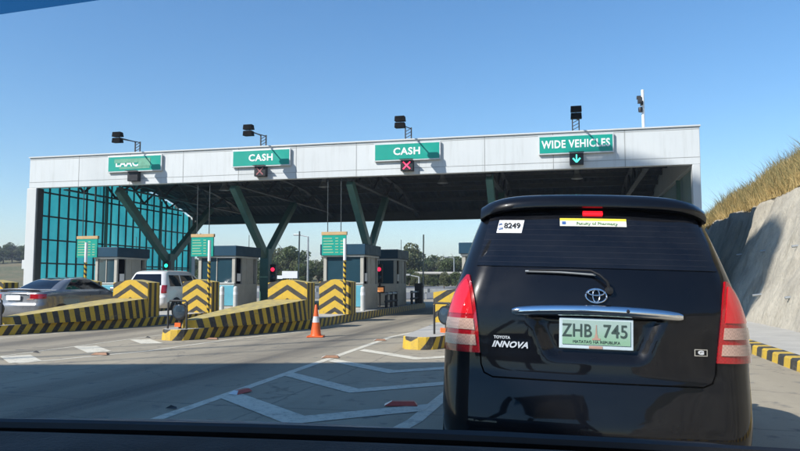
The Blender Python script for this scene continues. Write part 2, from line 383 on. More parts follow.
# ------------------------------------------------------------------ right side: kerbed walkway, sprayed concrete retaining wall, hillside
m=MB(); ns=70
kx=lambda y:3.22-.10*math.sin((y-6)/14)
G=[[(kx(y),y,0),(kx(y)+.015,y,.14),(kx(y)+.04,y,.16),(kx(y)+.26,y,.165)] for y in np.linspace(-20,48,ns)]
m.grid(G); kerbmat=stripes('kerb paint bands',.62,0,.5); m.build('kerb',kerbmat).name='kerb'
tag(bpy.data.objects['kerb'],kind='structure')
m=MB(); m.grid([[(kx(y)+.26,y,.155),(5.3,y,.17)] for y in np.linspace(-20,48,ns)]); tag(m.build('walkway',M['walk']),kind='structure')
wx=lambda h:4.95+ (h-.15)*.415
m=MB(); G=[]
for y in np.arange(-12,52,.16):
    row=[]
    for k in range(25):
        h=.1+k/24*3.9
        nz=noise.noise(Vector((y*.45,h*.6,3)))*.20+noise.noise(Vector((y*1.7,h*1.3,9)))*.08+noise.noise(Vector((y*4.3,h*4.1,2)))*.03
        rib=-.07*math.exp(-(((y+h*.35)%3.1-1.55)/.12)**2)
        top=(.12*noise.noise(Vector((y*.3,1,1))) if k==24 else 0)
        row.append((wx(h)-nz-rib+(0 if k else 0),y,h+top))
    r=row[-1]; row+= [(r[0]+.12,y,r[2]+.03),(r[0]+.5,y,r[2]-.02)]
    G.append(row)
m.grid(G,flip=True); ret=tag(m.build('retaining_wall',M['shot'],smooth=70),'pale sprayed concrete retaining wall sloping up beside the right lane','wall')
def bank(x,y):
    d=x-6.6
    top=3.4*(1-max(0,min(1,(y-33)/22)))+.4
    rise=top*(1-math.exp(-max(0,d)/2.4))
    return 3.9+rise*.88+.35*noise.noise(Vector((x*.4,y*.3,5)))
m=MB(); m.grid([[(x,y,bank(x,y)) for x in list(np.arange(6.7,16,.6))+[20,30,60,120]] for y in np.arange(-14,70,1.5)])
m.grid([[(120,y,-1),(120,y,bank(120,y))] for y in (-14,68)])
tag(m.build('hillside',M['hay'] if 0 else M['earth'],smooth=60),kind='structure')
for k in range(7):
    for hh in (.9,2.2):
        y=9.5+k*3.1+(1.2 if hh>1 else 0); x=wx(hh)-.13; e=empty('drain_pipe',(x,y,hh),0,'short grey drain pipe stub in the sprayed concrete retaining wall','drain pipe','drain pipes in the retaining wall')
        m=MB(); m.tube([(.25,0,.02),(-.03,0,-.01)],.035,10); m.build('pipe_stub',M['galv'],e,smooth=40)
# dry grass on the bank (uncountable)
def blades(n, area, hfun, hmin, hmax, w, clump=.5, lean=.35):
    V=[];F=[]
    for i in range(n):
        x=area[0]+(area[1]-area[0])*random.random()**1.3; y=random.uniform(area[2],area[3])
        c=noise.noise(Vector((x*.8,y*.5,2)))
        if c<-.15 and random.random()<.7: continue
        h=random.uniform(hmin,hmax)*(1+c*clump*1.6); z=hfun(x,y)-.05; a=random.random()*6.28; dx,dy=math.cos(a)*w,math.sin(a)*w
        lx,ly=random.gauss(0,lean)*h,random.gauss(0,lean)*h; k=len(V)
        V+=[(x-dx,y-dy,z),(x+dx,y+dy,z),(x+lx*.4+dx*.8,y+ly*.4+dy*.8,z+h*.6),(x+lx*.4-dx*.8,y+ly*.4-dy*.8,z+h*.6),(x+lx,y+ly,z+h)]
        F+=[(k,k+1,k+2,k+3),(k+3,k+2,k+4)]
    return V,F
V,F=blades(110000,(6.5,13,8,52),bank,.15,.55,.008); V2,F2=blades(16000,(6.55,12,8,52),bank,.25,.85,.011)
m=MB(); m.add(V,F); m.mi=1; m.add(V2,F2); tag(m.build('dry_grass',[M['hay'],M['scrub']]),'tall golden dry grass covering the bank above the concrete wall','grass',kind='stuff')

# ------------------------------------------------------------------ toll canopy
VF,VB=24.5,37.3; UL,UR=-21.75,4.3; HB,HT=5.14,6.40
can=empty('toll_canopy',(0,0,0),0,'long flat toll plaza canopy clad in pale grey metal panels','canopy')
m=MB(); 
def frame(a,b):  # fascia ring
    pass
m.box(UL,UR,VF,VF+.25,HB,HT); m.box(UL,UR,VB-.25,VB,HB-.55,HT);  m.box(UR-.25,UR,VF+.25,VB-.25,HB,HT)
fa=m.build('fascia',M['clad'],can,bevel=.015)
m=MB(); m.box(UL+.26,UR-.26,VB-.275,VB-.255,HB-.545,HT-.4); m.build('rear_beam_lining',M['steel_d'],can)
m=MB(); n=11; 
for i in range(1,n): 
    x=UL+(UR-UL)*i/n; m.box(x-.011,x+.011,VF-.004,VF+.01,HB+.002,HT-.002)
for z in (HB+.24,HT-.08): m.box(UL+.003,UR-.003,VF-.0055,VF+.009,z-.008,z+.008)
for i in range(1,6):
    y=VF+(VB-VF)*i/6; m.box(UR-.01,UR+.004,y-.011,y+.011,HB+.002,HT-.002); m.box(UL-.004,UL+.01,y-.011,y+.011,HB+.002,HT-.002)
m.build('panel_joint',M['seam'],can).name='panel_joints'
m=MB(); m.box(UL-.03,UR+.03,VF-.05,VB+.05,HT+.002,HT+.05); m.build('coping',M['panel'],can)
m=MB(); nx=170; 
def deck(y): return HT-.22-(HT-.22-(HB-.2))*max(0,(y-30.5)/(VB-30.5))**2
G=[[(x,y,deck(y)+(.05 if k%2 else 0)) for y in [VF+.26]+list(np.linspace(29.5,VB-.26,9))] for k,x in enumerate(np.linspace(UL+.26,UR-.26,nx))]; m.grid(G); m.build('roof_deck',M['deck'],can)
m=MB()
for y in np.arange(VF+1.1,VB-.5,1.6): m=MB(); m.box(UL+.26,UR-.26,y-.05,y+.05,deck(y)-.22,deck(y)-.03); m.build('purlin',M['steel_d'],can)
for x in (-20.2,-17.7,-12.7,-7.9,-2.7,2.6):
    m=MB(); [m.beam((x,a_,deck(a_)-.27),(x,b_,deck(b_)-.27),.18,.05) for a_,b_ in ((VF+.26,30.5),(30.5,32.5),(32.5,34.5),(34.5,VB-.28))]; m.box(x-.09,x+.09,VF+.26,VB-.3,HB-.10,HB-.05)
    for k,y in enumerate(np.arange(VF+.3,VB-2.6,1.1)):
        a,b=(HB-.05,deck(y+1.1)-.3) if k%2 else (deck(y)-.3,HB-.05); m.beam((x,y,a),(x,y+1.1,b),.07,.07)
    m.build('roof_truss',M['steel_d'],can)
# V shaped struts under the canopy, one per island
COLS=[(-17.9,28.9,2.6),(-12.75,28.2,2.75),(-7.95,27.7,2.9),(-2.7,27.5,2.9)]
lab=['teal lit V shaped steel column in front of the glazed side wall','V shaped steel column behind the second booth with red signal on it','V shaped steel column between the two booths of the nearest booth island','V shaped steel column above the island that the black van hides']
for (x,y,h),lb in zip(COLS,lab):
    e=empty('canopy_column',(x,y,.24),0,lb,'column','V columns carrying the canopy')
    f=VF+.35-y; q=HB-.105-.24; j=h-.24
    m=MB(); m.box(-.2,.2,-.2,.2,0,j-.05); m.build('trunk',M['steel_g'],e,bevel=.02)
    m=MB(); m.beam((0,-.1,j-.35),(0,f+.2,q),.26,.34); m.build('strut',M['steel_g'],e,bevel=.02)
    m=MB(); m.beam((0,.1,j-.35),(0,-f-.2,q),.26,.30); m.build('strut',M['steel_g'],e,bevel=.02)
    m=MB(); m.box(-.32,.32,-.32,.32,0,.03); m.build('base_plate',M['steel_d'],e)
# glazed left side wall
e=empty('glazed_side_wall',(UL+.12,VF,0),0,'tall teal translucent glazed wall closing the left end of the canopy','wall')
m=MB(); ysg=[.27]+list(np.linspace(6.0,VB-VF-.3,8)); m.grid([[(0,y,.05),(0,y,deck(y+VF)-.02)] for y in ysg]); m.build('glazing',M['teal'],e)
m=MB(); LW=VB-VF
for i in range(21):
    y=.42+(LW-.85)*i/20; m=MB(); m.box(.013,.08,y-.025,y+.025,.05,deck(y+VF)-.03); m.build('mullion',M['steel_d'],e)
for z in (.05,1.02,2.02,3.02,4.02,5.02): m=MB(); m.box(.015,.105,.30,LW-.4 if z<5 else LW-1.3,z,z+.06); m.build('transom',M['steel_d'],e)
for y in (4.6,9.2):
    m=MB(); m.beam((.22,y,.0),(.22,y,deck(y+VF)-.3),.10,.12); m.build('post',M['steel_g'],e)
m=MB(); m.box(-.2,.26,-.02,.38,0,HB-.005); m.box(-.11,-.02,.3,LW-.27,HT-.3,HT-.002); m.build('corner_column',M['panel'],e,bevel=.02)
m=MB(); m.box(.262,.30,.02,.37,0,HB-.005); m.build('corner_column',M['steel_d'],e)
m=MB(); m.box(-.2,.26,LW-.38,LW-.0,0,HB-.005); m.build('corner_column',M['panel'],e,bevel=.02)
# right side wall, corrugated
e=empty('sheeted_side_wall',(UR-.12,VF,0),0,'pale corrugated sheet wall at the right end of the canopy','wall')
m=MB(); G=[[(.02+.03*math.cos(y*2*math.pi/.22),y,z) for z in (.05,2.5,HB-.008)] for y in np.arange(.45,LW-.4,.037)]; m.grid(G); m.build('corrugated_sheet',M['sheet'],e)
m=MB(); m.box(-.14,.11,-.02,.34,0,HB-.005); m.build('corner_column',M['panel'],e,bevel=.02)
m=MB(); m.box(-.14,.11,LW-.4,LW-.02,0,HB-.005); m.build('corner_column',M['panel'],e,bevel=.02)
m=MB(); m.box(-.22,-.08,3.0,3.14,0,HB-.11); m.box(-.22,-.08,8,8.14,0,HB-.11); m.box(-.1,-.04,.4,LW-.4,2.4,2.5); m.box(-.1,-.04,.4,LW-.4,3.9,4.0); m.build('wall_rail',M['steel_g'],e)

# high-bay lamps hanging under the roof
def highbay():
    e=empty('high_bay_lamp')
    m=MB(); m.tube([(0,0,0),(0,0,-.25)],.015); m.build('stem',M['steel_d'],e)
    m=MB(); m.lathe([(.05,-.25),(.09,-.27),(.10,-.42),(.12,-.44),(.23,-.62),(.22,-.62),(.08,-.46)],n=20); m.build('reflector',M['galv'],e,smooth=40)
    return e
proto=None
for x,lb in ((-14.9,'hanging bell lamp under the roof nearest the teal glazed wall'),(-10.2,'hanging bell lamp under the roof behind the middle CASH sign'),(-5.0,'hanging bell lamp under the roof right of the red X signal'),(.4,'hanging bell lamp under the roof below the green arrow')):
    o=highbay() if proto is None else copy_tree(proto); proto=proto or o
    o.location=(x,28.4,deck(28.4)-.22); tag(o,lb,'lamp','high bay lamps under the canopy')

# lane signs on the fascia with their floodlights and lane signals
SG=[(-16.75,2.35,'LAAC','green lane sign with half faded lettering, leftmost on the canopy','off','empty dark lane signal box below the half faded sign','twin floodlight on a bracket over the half faded lane sign'),
    (-11.3,2.3,'CASH','green CASH sign second from the left on the canopy','dimx','lane signal box with a dim cross below the left CASH sign','twin floodlight on a bracket over the left CASH sign'),
    (-5.6,2.38,'CASH','green CASH sign in the middle of the canopy, above the lit red cross','x','lane signal box showing a red cross','twin floodlight above the CASH sign with the red cross'),
    (.32,2.42,'WIDE VEHICLES','green WIDE VEHICLES sign at the right of the canopy','arrow','lane signal box showing a green down arrow','twin floodlight above the WIDE VEHICLES sign')]
M['redx']=emis('lit red cross',(1,.05,.12),1.2); M['dimx']=emis('dim red cross',(.30,.12,.12),.12); M['grn']=emis('lit green arrow',(.10,1,.65),1.1)
for x,w,s,lb,st,lb2,lb3 in SG:
    zc=HB+.83
    e=empty('lane_sign',(x,VF-.02,zc),0,lb,'sign','green lane signs on the canopy')
    m=MB(); m.box(-w/2-.045,w/2+.045,-.09,-.01,-.33,.33); m.build('sign_frame',M['signback'],e,bevel=.01)
    m=MB(); m.box(-w/2,w/2,-.096,-.088,-.285,.285); m.build('sign_face',M['green'],e)
    if s=='LAAC':
        text('lettering',s,.40,M['white'],e,(-w/2+.32,-.10,.02),align='LEFT',bold=.012,space=1.05)
        m=MB(); m.box(-w/2+.28,-w/2+1.35,-.109,-.1055,.035,.20); m.box(-w/2+1.36,w/2-.45,-.104,-.1,-.12,.20); m.box(-w/2+.5,w/2-.48,-.1035,-.0975,-.21,-.13); m.build('tape_patch',M['fade'],e)
    else: text('lettering',s,.36 if s=='CASH' else .375,M['white'],e,(0,-.10,0),bold=.010,space=1.08,sx=1.05 if s=='CASH' else .80)
    e=empty('lane_signal',(x+.02,VF-.02,HB+.30),0,lb2,'signal','lane signals below the signs')
    m=MB(); m.box(-.23,.23,-.22,0,-.19,.20); m.build('housing',M['black'],e,bevel=.01)
    m=MB(); m.box(-.25,.25,-.36,-.2205,.205,.22); m.build('visor',M['black'],e)
    if st!='off':
        mt={'x':M['redx'],'dimx':M['dimx'],'arrow':M['grn']}[st]; m=MB()
        if st=='arrow': m.box(-.022,.022,-.231,-.2215,-.08,.14); m.beam((-.12,-.225,.02),(.0,-.225,-.12),.006,.05); m.beam((.12,-.226,.02),(.0,-.226,-.12),.006,.05)
        else: m.beam((-.13,-.225,-.13),(.13,-.225,.13),.006,.045); m.beam((.13,-.227,-.13),(-.13,-.227,.13),.006,.045)
        m.build('arrow' if st=='arrow' else 'cross',mt,e)
    # floodlight
    e=empty('floodlight',(x+.02,VF+.05,HT+.055),0,lb3,'floodlight','floodlights over the lane signs')
    m=MB(); 
    for a in (-.11,.11): m.beam((a,0,0),(a,0,.42),.04,.04)
    for k in range(3): m.beam((-.11,0,.04+k*.12),(.11,0,.15+k*.12),.02,.02)
    m.tube([(-.11,0,.40),(-.11,-.05,.42),(-.0,-1.2,.34)],.022); m.tube([(.11,0,.38),(-.0,-.1,.40),(.0,-1.2,.30)],.018); m.build('bracket',M['blackm'],e)
    for k,(dz,tilt) in enumerate(((.33,0),(.10,.1))):
        m=MB(); cx=0
        m.add([(cx-.18,-1.42,dz+.02),(cx+.18,-1.42,dz+.02),(cx+.18,-1.15,dz+.04),(cx-.18,-1.15,dz+.04),(cx-.17,-1.40,dz+.21),(cx+.17,-1.40,dz+.21),(cx+.17,-1.2,dz+.21),(cx-.17,-1.2,dz+.21)],
              [(3,2,1,0),(4,5,6,7),(0,1,5,4),(1,2,6,5),(2,3,7,6),(3,0,4,7)]); m.build('lamp_head',M['lampblack'],e,bevel=.015)
# camera mast on the roof
e=empty('camera_mast',(2.6,VF+.5,HT+.05),0,'slim white mast with a camera on top of the canopy','camera mast')
m=MB(); m.tube([(0,0,0),(0,0,1.42)],.05,12); m.build('mast',M['white'],e,smooth=40)
m=MB(); m.box(-.17,-.05,-.25,.05,.95,1.08); m.box(-.08,-.0,-.1,.1,.88,1.02); m.box(-.2,-.06,-.1,.06,1.1,1.2); m.tube([(-.1,0,1.0),(0,0,.8)],.015); m.build('security_camera',M['blackm'],e,bevel=.01)
m=MB(); m.lathe([(.02,.62),(.07,.64),(.075,.75),(.06,.80)],c=(-.09,-.06,0),n=16); m.build('dome_camera',M['black'],e,smooth=40)

# ------------------------------------------------------------------ toll islands
def island_pts(c, v0, w=1.08, taper=4.0, v1=34):
    P=[]
    nose=-.55
    for k in range(9):
        a=math.pi+ math.pi*k/8; P.append((c+nose+.38*math.cos(a), v0+.38+.38*math.sin(a)))
    for k in range(1,7):
        f=k/6; q=f*f*(3-2*f)*.5+f*.5; P.append((c+nose+.38+(w-.38-nose)*q, v0+.4+taper*f))
    P.append((c+w,v1)); P.append((c-w,v1))
    for k in range(6,0,-1):
        f=k/6; P.append((c+nose-.38-(w-.38+nose)*f, v0+.4+taper*f))
    return P
ISL=[(-18.05,14.0),(-12.95,13.95),(-7.95,13.85),(-2.25,13.1)]
ilab=['yellow and black kerbed toll island at the far left','toll island with striped kerb, second from the left','long striped kerb island right of the second lane','striped kerb island with pale top, mostly hidden behind the black van']
for (c,v0),lb in zip(ISL,ilab):
    e=empty('toll_island',(c,v0,0),0,lb,'kerb island','toll islands')
    P=[(x-c,y-v0) for x,y in island_pts(c,v0)]
    n=len(P); cut=[i for i,p in enumerate(P)]
    m=MB(); m.add([(x,y,.001) for x,y in P]+[(x*.985,y if y>.3 else y+.02,.225) for x,y in P]+[(x*.97 ,y+(.03 if y<1 else 0),.24) for x,y in P],
        [(i,(i+1)%n,n+(i+1)%n,n+i) for i in range(n)]+[(n+i,n+(i+1)%n,2*n+(i+1)%n,2*n+i) for i in range(n)]); m.build('kerb_face',M['curb'],e)
    m=MB(); m.add([(x*.97,y+(.03 if y<1 else 0),.24) for x,y in P],[tuple(range(n))]); m.build('island_top',M['walk'],e)

WTOP=simple('dusty yellow paint',(.50,.38,.10),.7,0,.3,6,dirt=(.26,.22,.12))
def wedge(c, v0, lb, lb2):
    nose=-.48
    e=empty('crash_barrier',(c,v0,.241),0,lb,'barrier','striped wedge barriers')
    ys=[.55,1.2,2.2,3.0,3.7,4.35]; hs=[.18,.27,.37,.45,.51,.55]
    Lx=[-.60,-.52,-.42,-.34,-.27,-.25]; Rx=[-.24,.15,.55,.80,.95,1.0]
    m=MB(); n=len(ys)
    V=[];F=[]
    for y,h,l,r in zip(ys,hs,Lx,Rx): V+=[(l,y,0),(l+.05,y,h),(r-.05,y,h),(r,y,0)]
    for i in range(n-1):
        a=i*4; b=a+4; F+=[(a+3,b+3,b+2,a+2),(a+1,b+1,b,a)]
    F+=[(0,3,2,1),(4*n-4,4*n-3,4*n-2,4*n-1)]
    m.add(V,F); m.build('barrier_side',M['wedge'],e)
    m=MB(); m.add([p for y,h,l,r in zip(ys,hs,Lx,Rx) for p in ((l+.05,y,h),(r-.05,y,h))],[(2*i,2*i+1,2*i+3,2*i+2) for i in range(n-1)]); m.build('barrier_top',WTOP,e)
    b=empty('chevron_block',(c+.36,v0+4.38,.241),0,lb2,'barrier block','chevron blocks at the wedge ends')
    chevblock(b,.58,.62,1.10)
def chevblock(b,hw,d,h):
    m=MB(); m.add([(-hw,-.0,0),(hw,-.0,0),(hw,-.0,h-.09),(0,0,h),(-hw,0,h-.09)],[(0,1,2,3,4)]); m.build('chevron_face',M['chev'],b)
    m=MB(); P=[(-hw,0),(hw,0),(hw,h-.09),(0,h),(-hw,h-.09)]
    V=[(x,.002,z) for x,z in P]+[(x,d,z) for x,z in P]
    m.add(V,[(5,9,8,7,6),(1,6,7,2),(0,4,9,5),(0,5,6,1)]); m.mi=1; m.add([V[i] for i in (2,3,4,7,8,9)],[(0,3,4,1),(1,4,5,2)]); m.build('block_body',[M['blockside'],WTOP],b)
wl=['striped wedge barrier at the far left edge','yellow and black wedge barrier behind the silver sedan lane kerb, left of the picture','yellow and black wedge barrier left of the orange cone','striped wedge barrier half hidden behind the black van']
wl=['striped wedge barrier cut by the left edge of the photo','long striped wedge barrier in front of the silver sedan','striped wedge barrier left of the orange cone','striped wedge barrier mostly hidden by the black van']
bl=['chevron block of the leftmost barrier','yellow chevron block in front of the white wagon','yellow chevron block just left of the orange cone, ending the wedge','yellow chevron block beside the left tail lamp of the black van']
for (c,v0),a,b in list(zip(ISL,wl,bl))[:3]: wedge(c,v0,a,b)
b=empty('chevron_block',(-2.83,17.9,.241),0,bl[3],'barrier block','chevron blocks at the wedge ends'); chevblock(b,.58,.62,.86)
# separate tall chevron blocks with striped pole
PB=[(-17.0,21.7,-16.62,'tall striped block behind the silver sedan','striped clearance pole with white tip behind the silver sedan'),(-12.22,21.5,-11.7,'tall chevron block right of the white wagon','striped clearance pole with white tip right of the white wagon'),(-7.35,21.6,-6.97,'tall chevron block right behind the orange cone','striped clearance pole with white tip above the orange cone')]
for x,y,px_,a,b in PB:
    e=empty('chevron_block',(x,y,.241),0,a,'barrier block','tall chevron blocks in front of the booths'); chevblock(e,.54,.55,1.12)
    e=empty('clearance_pole',(px_,y-.16,.241),0,b,'pole','clearance poles by the booths')
    m=MB(); m.tube([(0,0,0),(0,0,1.72)],.048,12); m.build('striped_shaft',M['polestripe'],e,smooth=40)
    m=MB(); m.tube([(0,0,1.722),(0,0,2.42)],.05,12); m.build('white_tip',M['white'],e,smooth=40)
# toll rate boards hung on rods from the canopy
for x,lb in ((-18.95,'green toll rate board with orange top, leftmost of three'),(-13.8,'green toll rate board with orange top, middle of three'),(-8.42,'green toll rate board with orange top above the orange cone')):
    e=empty('rate_board',(x,VF+.10,0),0,lb,'sign','toll rate boards')
    m=MB()
    for a in (-.27,.25): m=MB(); m.tube([(a,.06,3.12),(a,.06,HB+.01)],.017,8); m.build('hanging_rod',M['steel_d'],e)
    m=MB(); m.box(-.47,.47,0,.06,2.25,3.0); m.build('board',M['green'],e)
    m=MB(); m.box(-.49,.49,-.012,.10,3.002,3.12); m.build('top_band',simple('orange band',(.50,.33,.15),.6) if 'ob' not in M else M['ob'],e)
    m=MB()
    for k in range(6):
        z=2.88-k*.105; m.box(-.42,-.42+.34+.1*((k*7)%3)/3,-.006,-.001,z-.017,z+.017)
        for q in range(2 if k else 1): m.box(.05+q*.2,.17+q*.2,-.006,-.001,z-.017,z+.017)
    m.build('printed_lines',M['sgreen'],e)

# booths
def booth(name,x,y,lb,lit=True,l=2.0,teal=True,w=1.55,h=2.42):
    e=empty(name,(x,y,.241),0,lb,'toll booth','toll booths on the islands'); hw=w/2; z=.0
    bm=M['booth']
    m=MB(); m.box(-hw,hw,0,l,0,.95); m.build('lower_wall',[bm],e,bevel=.01)
    m=MB()
    for px in (-hw,hw-.12): 
        for py in (0,l-.1): m=MB(); m.box(px,px+.12,py,py+.1,.952,1.95); m.build('window_post',bm,e)
    m=MB(); m.box(hw-.07,hw-.01,.62,l*.5-.003,.952,1.95); m.build('door_panel',bm,e); m=MB(); m.box(hw-.07,hw-.01,l*.5+.063,l-.35,.952,1.95); m.build('door_panel',bm,e)
    m=MB(); m.box(hw-.06,hw-.0,l*.5,l*.5+.06,.952,1.95); m.build('door_post',bm,e); m=MB(); m.box(-hw+.01,-hw+.07,.7,l-.7,.952,1.95); m.build('door_panel',bm,e)
    m=MB(); m.box(-hw+.125,hw-.125,.04,.06,.955,1.948); m.box(-hw+.04,-hw+.06,.101,l-.101,.955,1.948); m.box(hw-.06-.015,hw-.075,.101,.6,.955,1.948); m.box(-hw+.125,hw-.125,l-.06,l-.04,.955,1.948); m.build('window_glass',M['winglass'],e)
    if teal:
        m=MB(); m.box(-hw+.02,hw-.02,-.035,-.002,.12,.90); m.build('front_panel',M['booth_teal'],e,bevel=.008)
        m=MB(); m.box(-hw-.0,hw+.0,-.03,.0-.003,.955,1.0); m.build('sill',M['boothw'],e)
    m=MB(); m.box(-hw-.04,hw+.04,-.05,l+.05,1.953,2.02); m.build('lintel',M['boothw'],e)
    m=MB(); m.box(-hw-.10,hw+.10,-.12,l+.12,2.022,h); m.build('roof_band',M['booth_top'],e,bevel=.02)
    m=MB(); m.box(-hw+.3,hw-.3,.7,1.1,.952,1.3); m.build('desk_screen',M['booth_teal'],e)
    m=MB(); m.box(-.015,.015,.015,.035,.955,1.948); m.build('window_frame',bm,e)
    m=MB(); m.box(hw-.008,hw+.004,.2,.5,1.05,1.35); m.build('notice',M['white'],e)
    m=MB(); m.tube([(hw-.1,l*.7,h),(hw-.1,l*.7,h+.5)],.012,6); m.build('roof_aerial',M['blackm'],e)
    return e
booth('toll_booth',-18.15,24.75,'narrow toll booth left of the white wagon, with teal front',w=1.0)
booth('toll_booth',-13.25,24.75,'grey toll booth with dark roof band in the middle island')
booth('toll_booth',-8.1,24.75,'front toll booth of the pair beside the orange cone')
booth('toll_booth',-8.0,29.4,'rear toll booth of the pair, with red signal on its left',teal=False,l=1.9)
booth('toll_booth',-2.9,24.75,'toll booth hidden behind the black van')
bpy.data.objects.remove(bpy.data.objects['toll_booth.004']) if 0 else None
# small guard cabin beyond the left end
e=empty('guard_cabin',(-25.9,30,0),0,'small pale guard cabin outside the left end of the canopy','cabin')
m=MB(); m.box(-.7,.7,0,1.6,0,1.9); m.build('wall',M['boothw'],e,bevel=.01); m=MB(); m.box(-.85,.85,-.15,1.75,1.902,2.35); m.build('roof',M['panel'],e,bevel=.02)
m=MB(); m.box(-.5,.0,-.012,-.002,.7,1.7); m.box(.702,.712,.3,1.2,.7,1.7); m.build('window',M['winglass'],e)

# signals by the booths
def tsig(x,y,z,red,lb,post=True):
    e=empty('traffic_signal',(x,y,.241),0,lb,'signal','traffic signals past the booths')
    m=MB(); m.box(-.13,.13,-.1,.1,z-.55,z+.22); m.build('housing',M['black'],e,bevel=.02)
    m=MB(); m.tube([(0,.03,0),(0,.03,z-.56)],.04,10); m.build('post',M['blackm'],e,smooth=40)
    m=MB(); m.lathe([(.0,-.125),(.06,-.12),(.085,-.11),(.085,-.102)][::-1],c=(0,0,z),axis='y',n=20); m.build('lit_lens',M['sred'] if red else M['sgrn'],e,smooth=50)
    m=MB(); m.lathe([(.0,-.125),(.08,-.12),(.1,-.11),(.1,-.102)][::-1],c=(0,0,z-.34),axis='y',n=20); m.build('unlit_lens',M['winglass'],e,smooth=50)
    m=MB(); m.tube([(-.12,-.2,z),(-.12,-.1,z)],.004); 
M['sred']=emis('red signal light',(1,.02,.07),1.3); M['sgrn']=emis('green signal light',(.03,1,.62),1.1)
tsig(-17.62,28.35,1.75,False,'lit green traffic signal above the white wagon')
tsig(-12.3,28.0,1.55,True,'lit red traffic signal right of the middle booth')
tsig(-7.75,28.6,1.55,True,'lit red traffic signal between the paired booths')
e=empty('message_display',(-7.72,28.55,.241),0,'small amber fare display below the red signal between the booths','display')
m=MB(); m.box(-.22,.22,-.11,.0,.55,.85); m.tube([(0,-.04,0),(0,-.04,.548)],.03); m.build('housing',M['black'],e); m=MB(); m.box(-.18,.18,-.118,-.112,.61,.79); m.build('screen',emis('amber screen',(.9,.35,.12),.35),e)
# pipe guards, bollards and barrier arms
def guard(x,y,l,lb):
    e=empty('guard_rail',(x,y,.241),0,lb,'guard rail','pipe guard rails beside the booths')
    m=MB(); m.tube([(0,0,.55),(0,l,.55)],.05,10); m.build('rail',M['galv'],e,smooth=40); m=MB(); m.tube([(0,0,.25),(0,l,.25)],.05,10); m.build('rail',M['blackm'],e,smooth=40)
    for k in range(3):
        q=.15+k*(l-.3)/2; m=MB(); m.tube([(0,q,0),(0,q,.62)],.06,10); m.build('post',M['blackm'],e,smooth=40)
guard(-12.05,26.9,1.6,'pipe guard rail beside the middle booth'); guard(-7.05,26.9,1.9,'pipe guard rail between the paired booths'); guard(-7.02,31.4,2.3,'pipe guard rail behind the rear booth'); 
for x,y,lb in ((-12.55,23.9,'white bollard in front of the middle booth, left one'),(-12.05,24.0,'white bollard in front of the middle booth, right one'),(-7.12,24.0,'white bollard at the corner of the front booth beside the cone')):
    e=empty('bollard',(x,y,.241),0,lb,'bollard','bollards before the booths')
    m=MB(); m.lathe([(.085,0),(.085,.78),(.07,.84),(.03,.87)],n=16); m.build('post',M['boothw'],e,smooth=40); m=MB(); m.lathe([(.088,.55),(.088,.66)],n=16); m.build('band',M['reflect'],e,smooth=40)
for x,y,lb in ((-7.02,33.2,'dark barrier gate machine behind the rear booth'),(-12.0,29.6,'dark barrier gate machine behind the middle booth'),(-17.1,29.9,'dark barrier gate machine behind the white wagon')):
    e=empty('barrier_gate',(x,y,.241),0,lb,'barrier gate','barrier gate machines')
    m=MB(); m.box(-.18,.18,-.22,.22,0,.95); m.build('cabinet',M['blackm'],e,bevel=.02)
    m=MB(); m.tube([(.2,.0,.85),(.22,.02,3.3)],.035,8); m.build('raised_arm',M['galv'],e); m=MB(); m.lathe([(.08,.18),(.08,.24)],c=(0,0,.85),axis='x',n=14); m.build('hinge',M['galv'],e)

# round warning lamps on the island noses
M['smoky']=simple('smoky blue lens',(.035,.055,.075),.08)
def nose_lamp(x,y,lb,rz=0):
    e=empty('warning_lamp',(x,y,.241),rz,lb,'warning lamp','round warning lamps on the island noses')
    m=MB(); m.tube([(-.23,-.12,0),(-.23,-.12,.58),(-.19,-.12,.62),(.19,-.12,.62),(.23,-.12,.58),(.23,-.12,0)],.022,8); m.build('guard_frame',M['blackm'],e,smooth=50)
    m=MB(); m.tube([(0,0,0),(0,0,.22)],.035); m.build('foot',M['blackm'],e)
    m=MB(); m.lathe([(.02,.13),(.10,.12),(.17,.04),(.185,-.03),(.185,-.06),(.165,-.065)][::-1],c=(0,0,.38),axis='y',n=28); m.build('housing',M['black'],e,smooth=40)
    m=MB(); m.lathe([(.0,-.10),(.08,-.09),(.14,-.07),(.158,-.062)],c=(0,0,.38),axis='y',n=28); m.build('lens',M['smoky'],e,smooth=60)
    m=MB(); m.box(-.07,.07,-.11,-.08,.04,.13); m.build('reflector',M['orange'],e)
nose_lamp(-8.5,14.25,'round warning lamp in a pipe frame left of the orange cone')
nose_lamp(-13.5,14.35,'round warning lamp on the island nose at the left edge')
nose_lamp(-2.38,13.9,'round black warning lamp beside the left tail lamp of the van',R(-35))

# traffic cone
e=empty('traffic_cone',(-5.75,15.55,.0),R(12),'orange traffic cone with white collar standing in the lane','traffic cone')
m=MB(); m.box(-.19,.19,-.19,.19,.004,.035); m.build('base',M['orange'],e,bevel=.01)
m=MB(); m.lathe([(.135,.036),(.12,.08),(.083,.34)],n=24); m.lathe([(.062,.4801),(.028,.735),(.02,.75)],n=24); m.build('cone_body',M['orange'],e,smooth=40)
m=MB(); m.lathe([(.084,.3402),(.063,.48)],n=24); m.build('collar',M['reflect'],e,smooth=40)

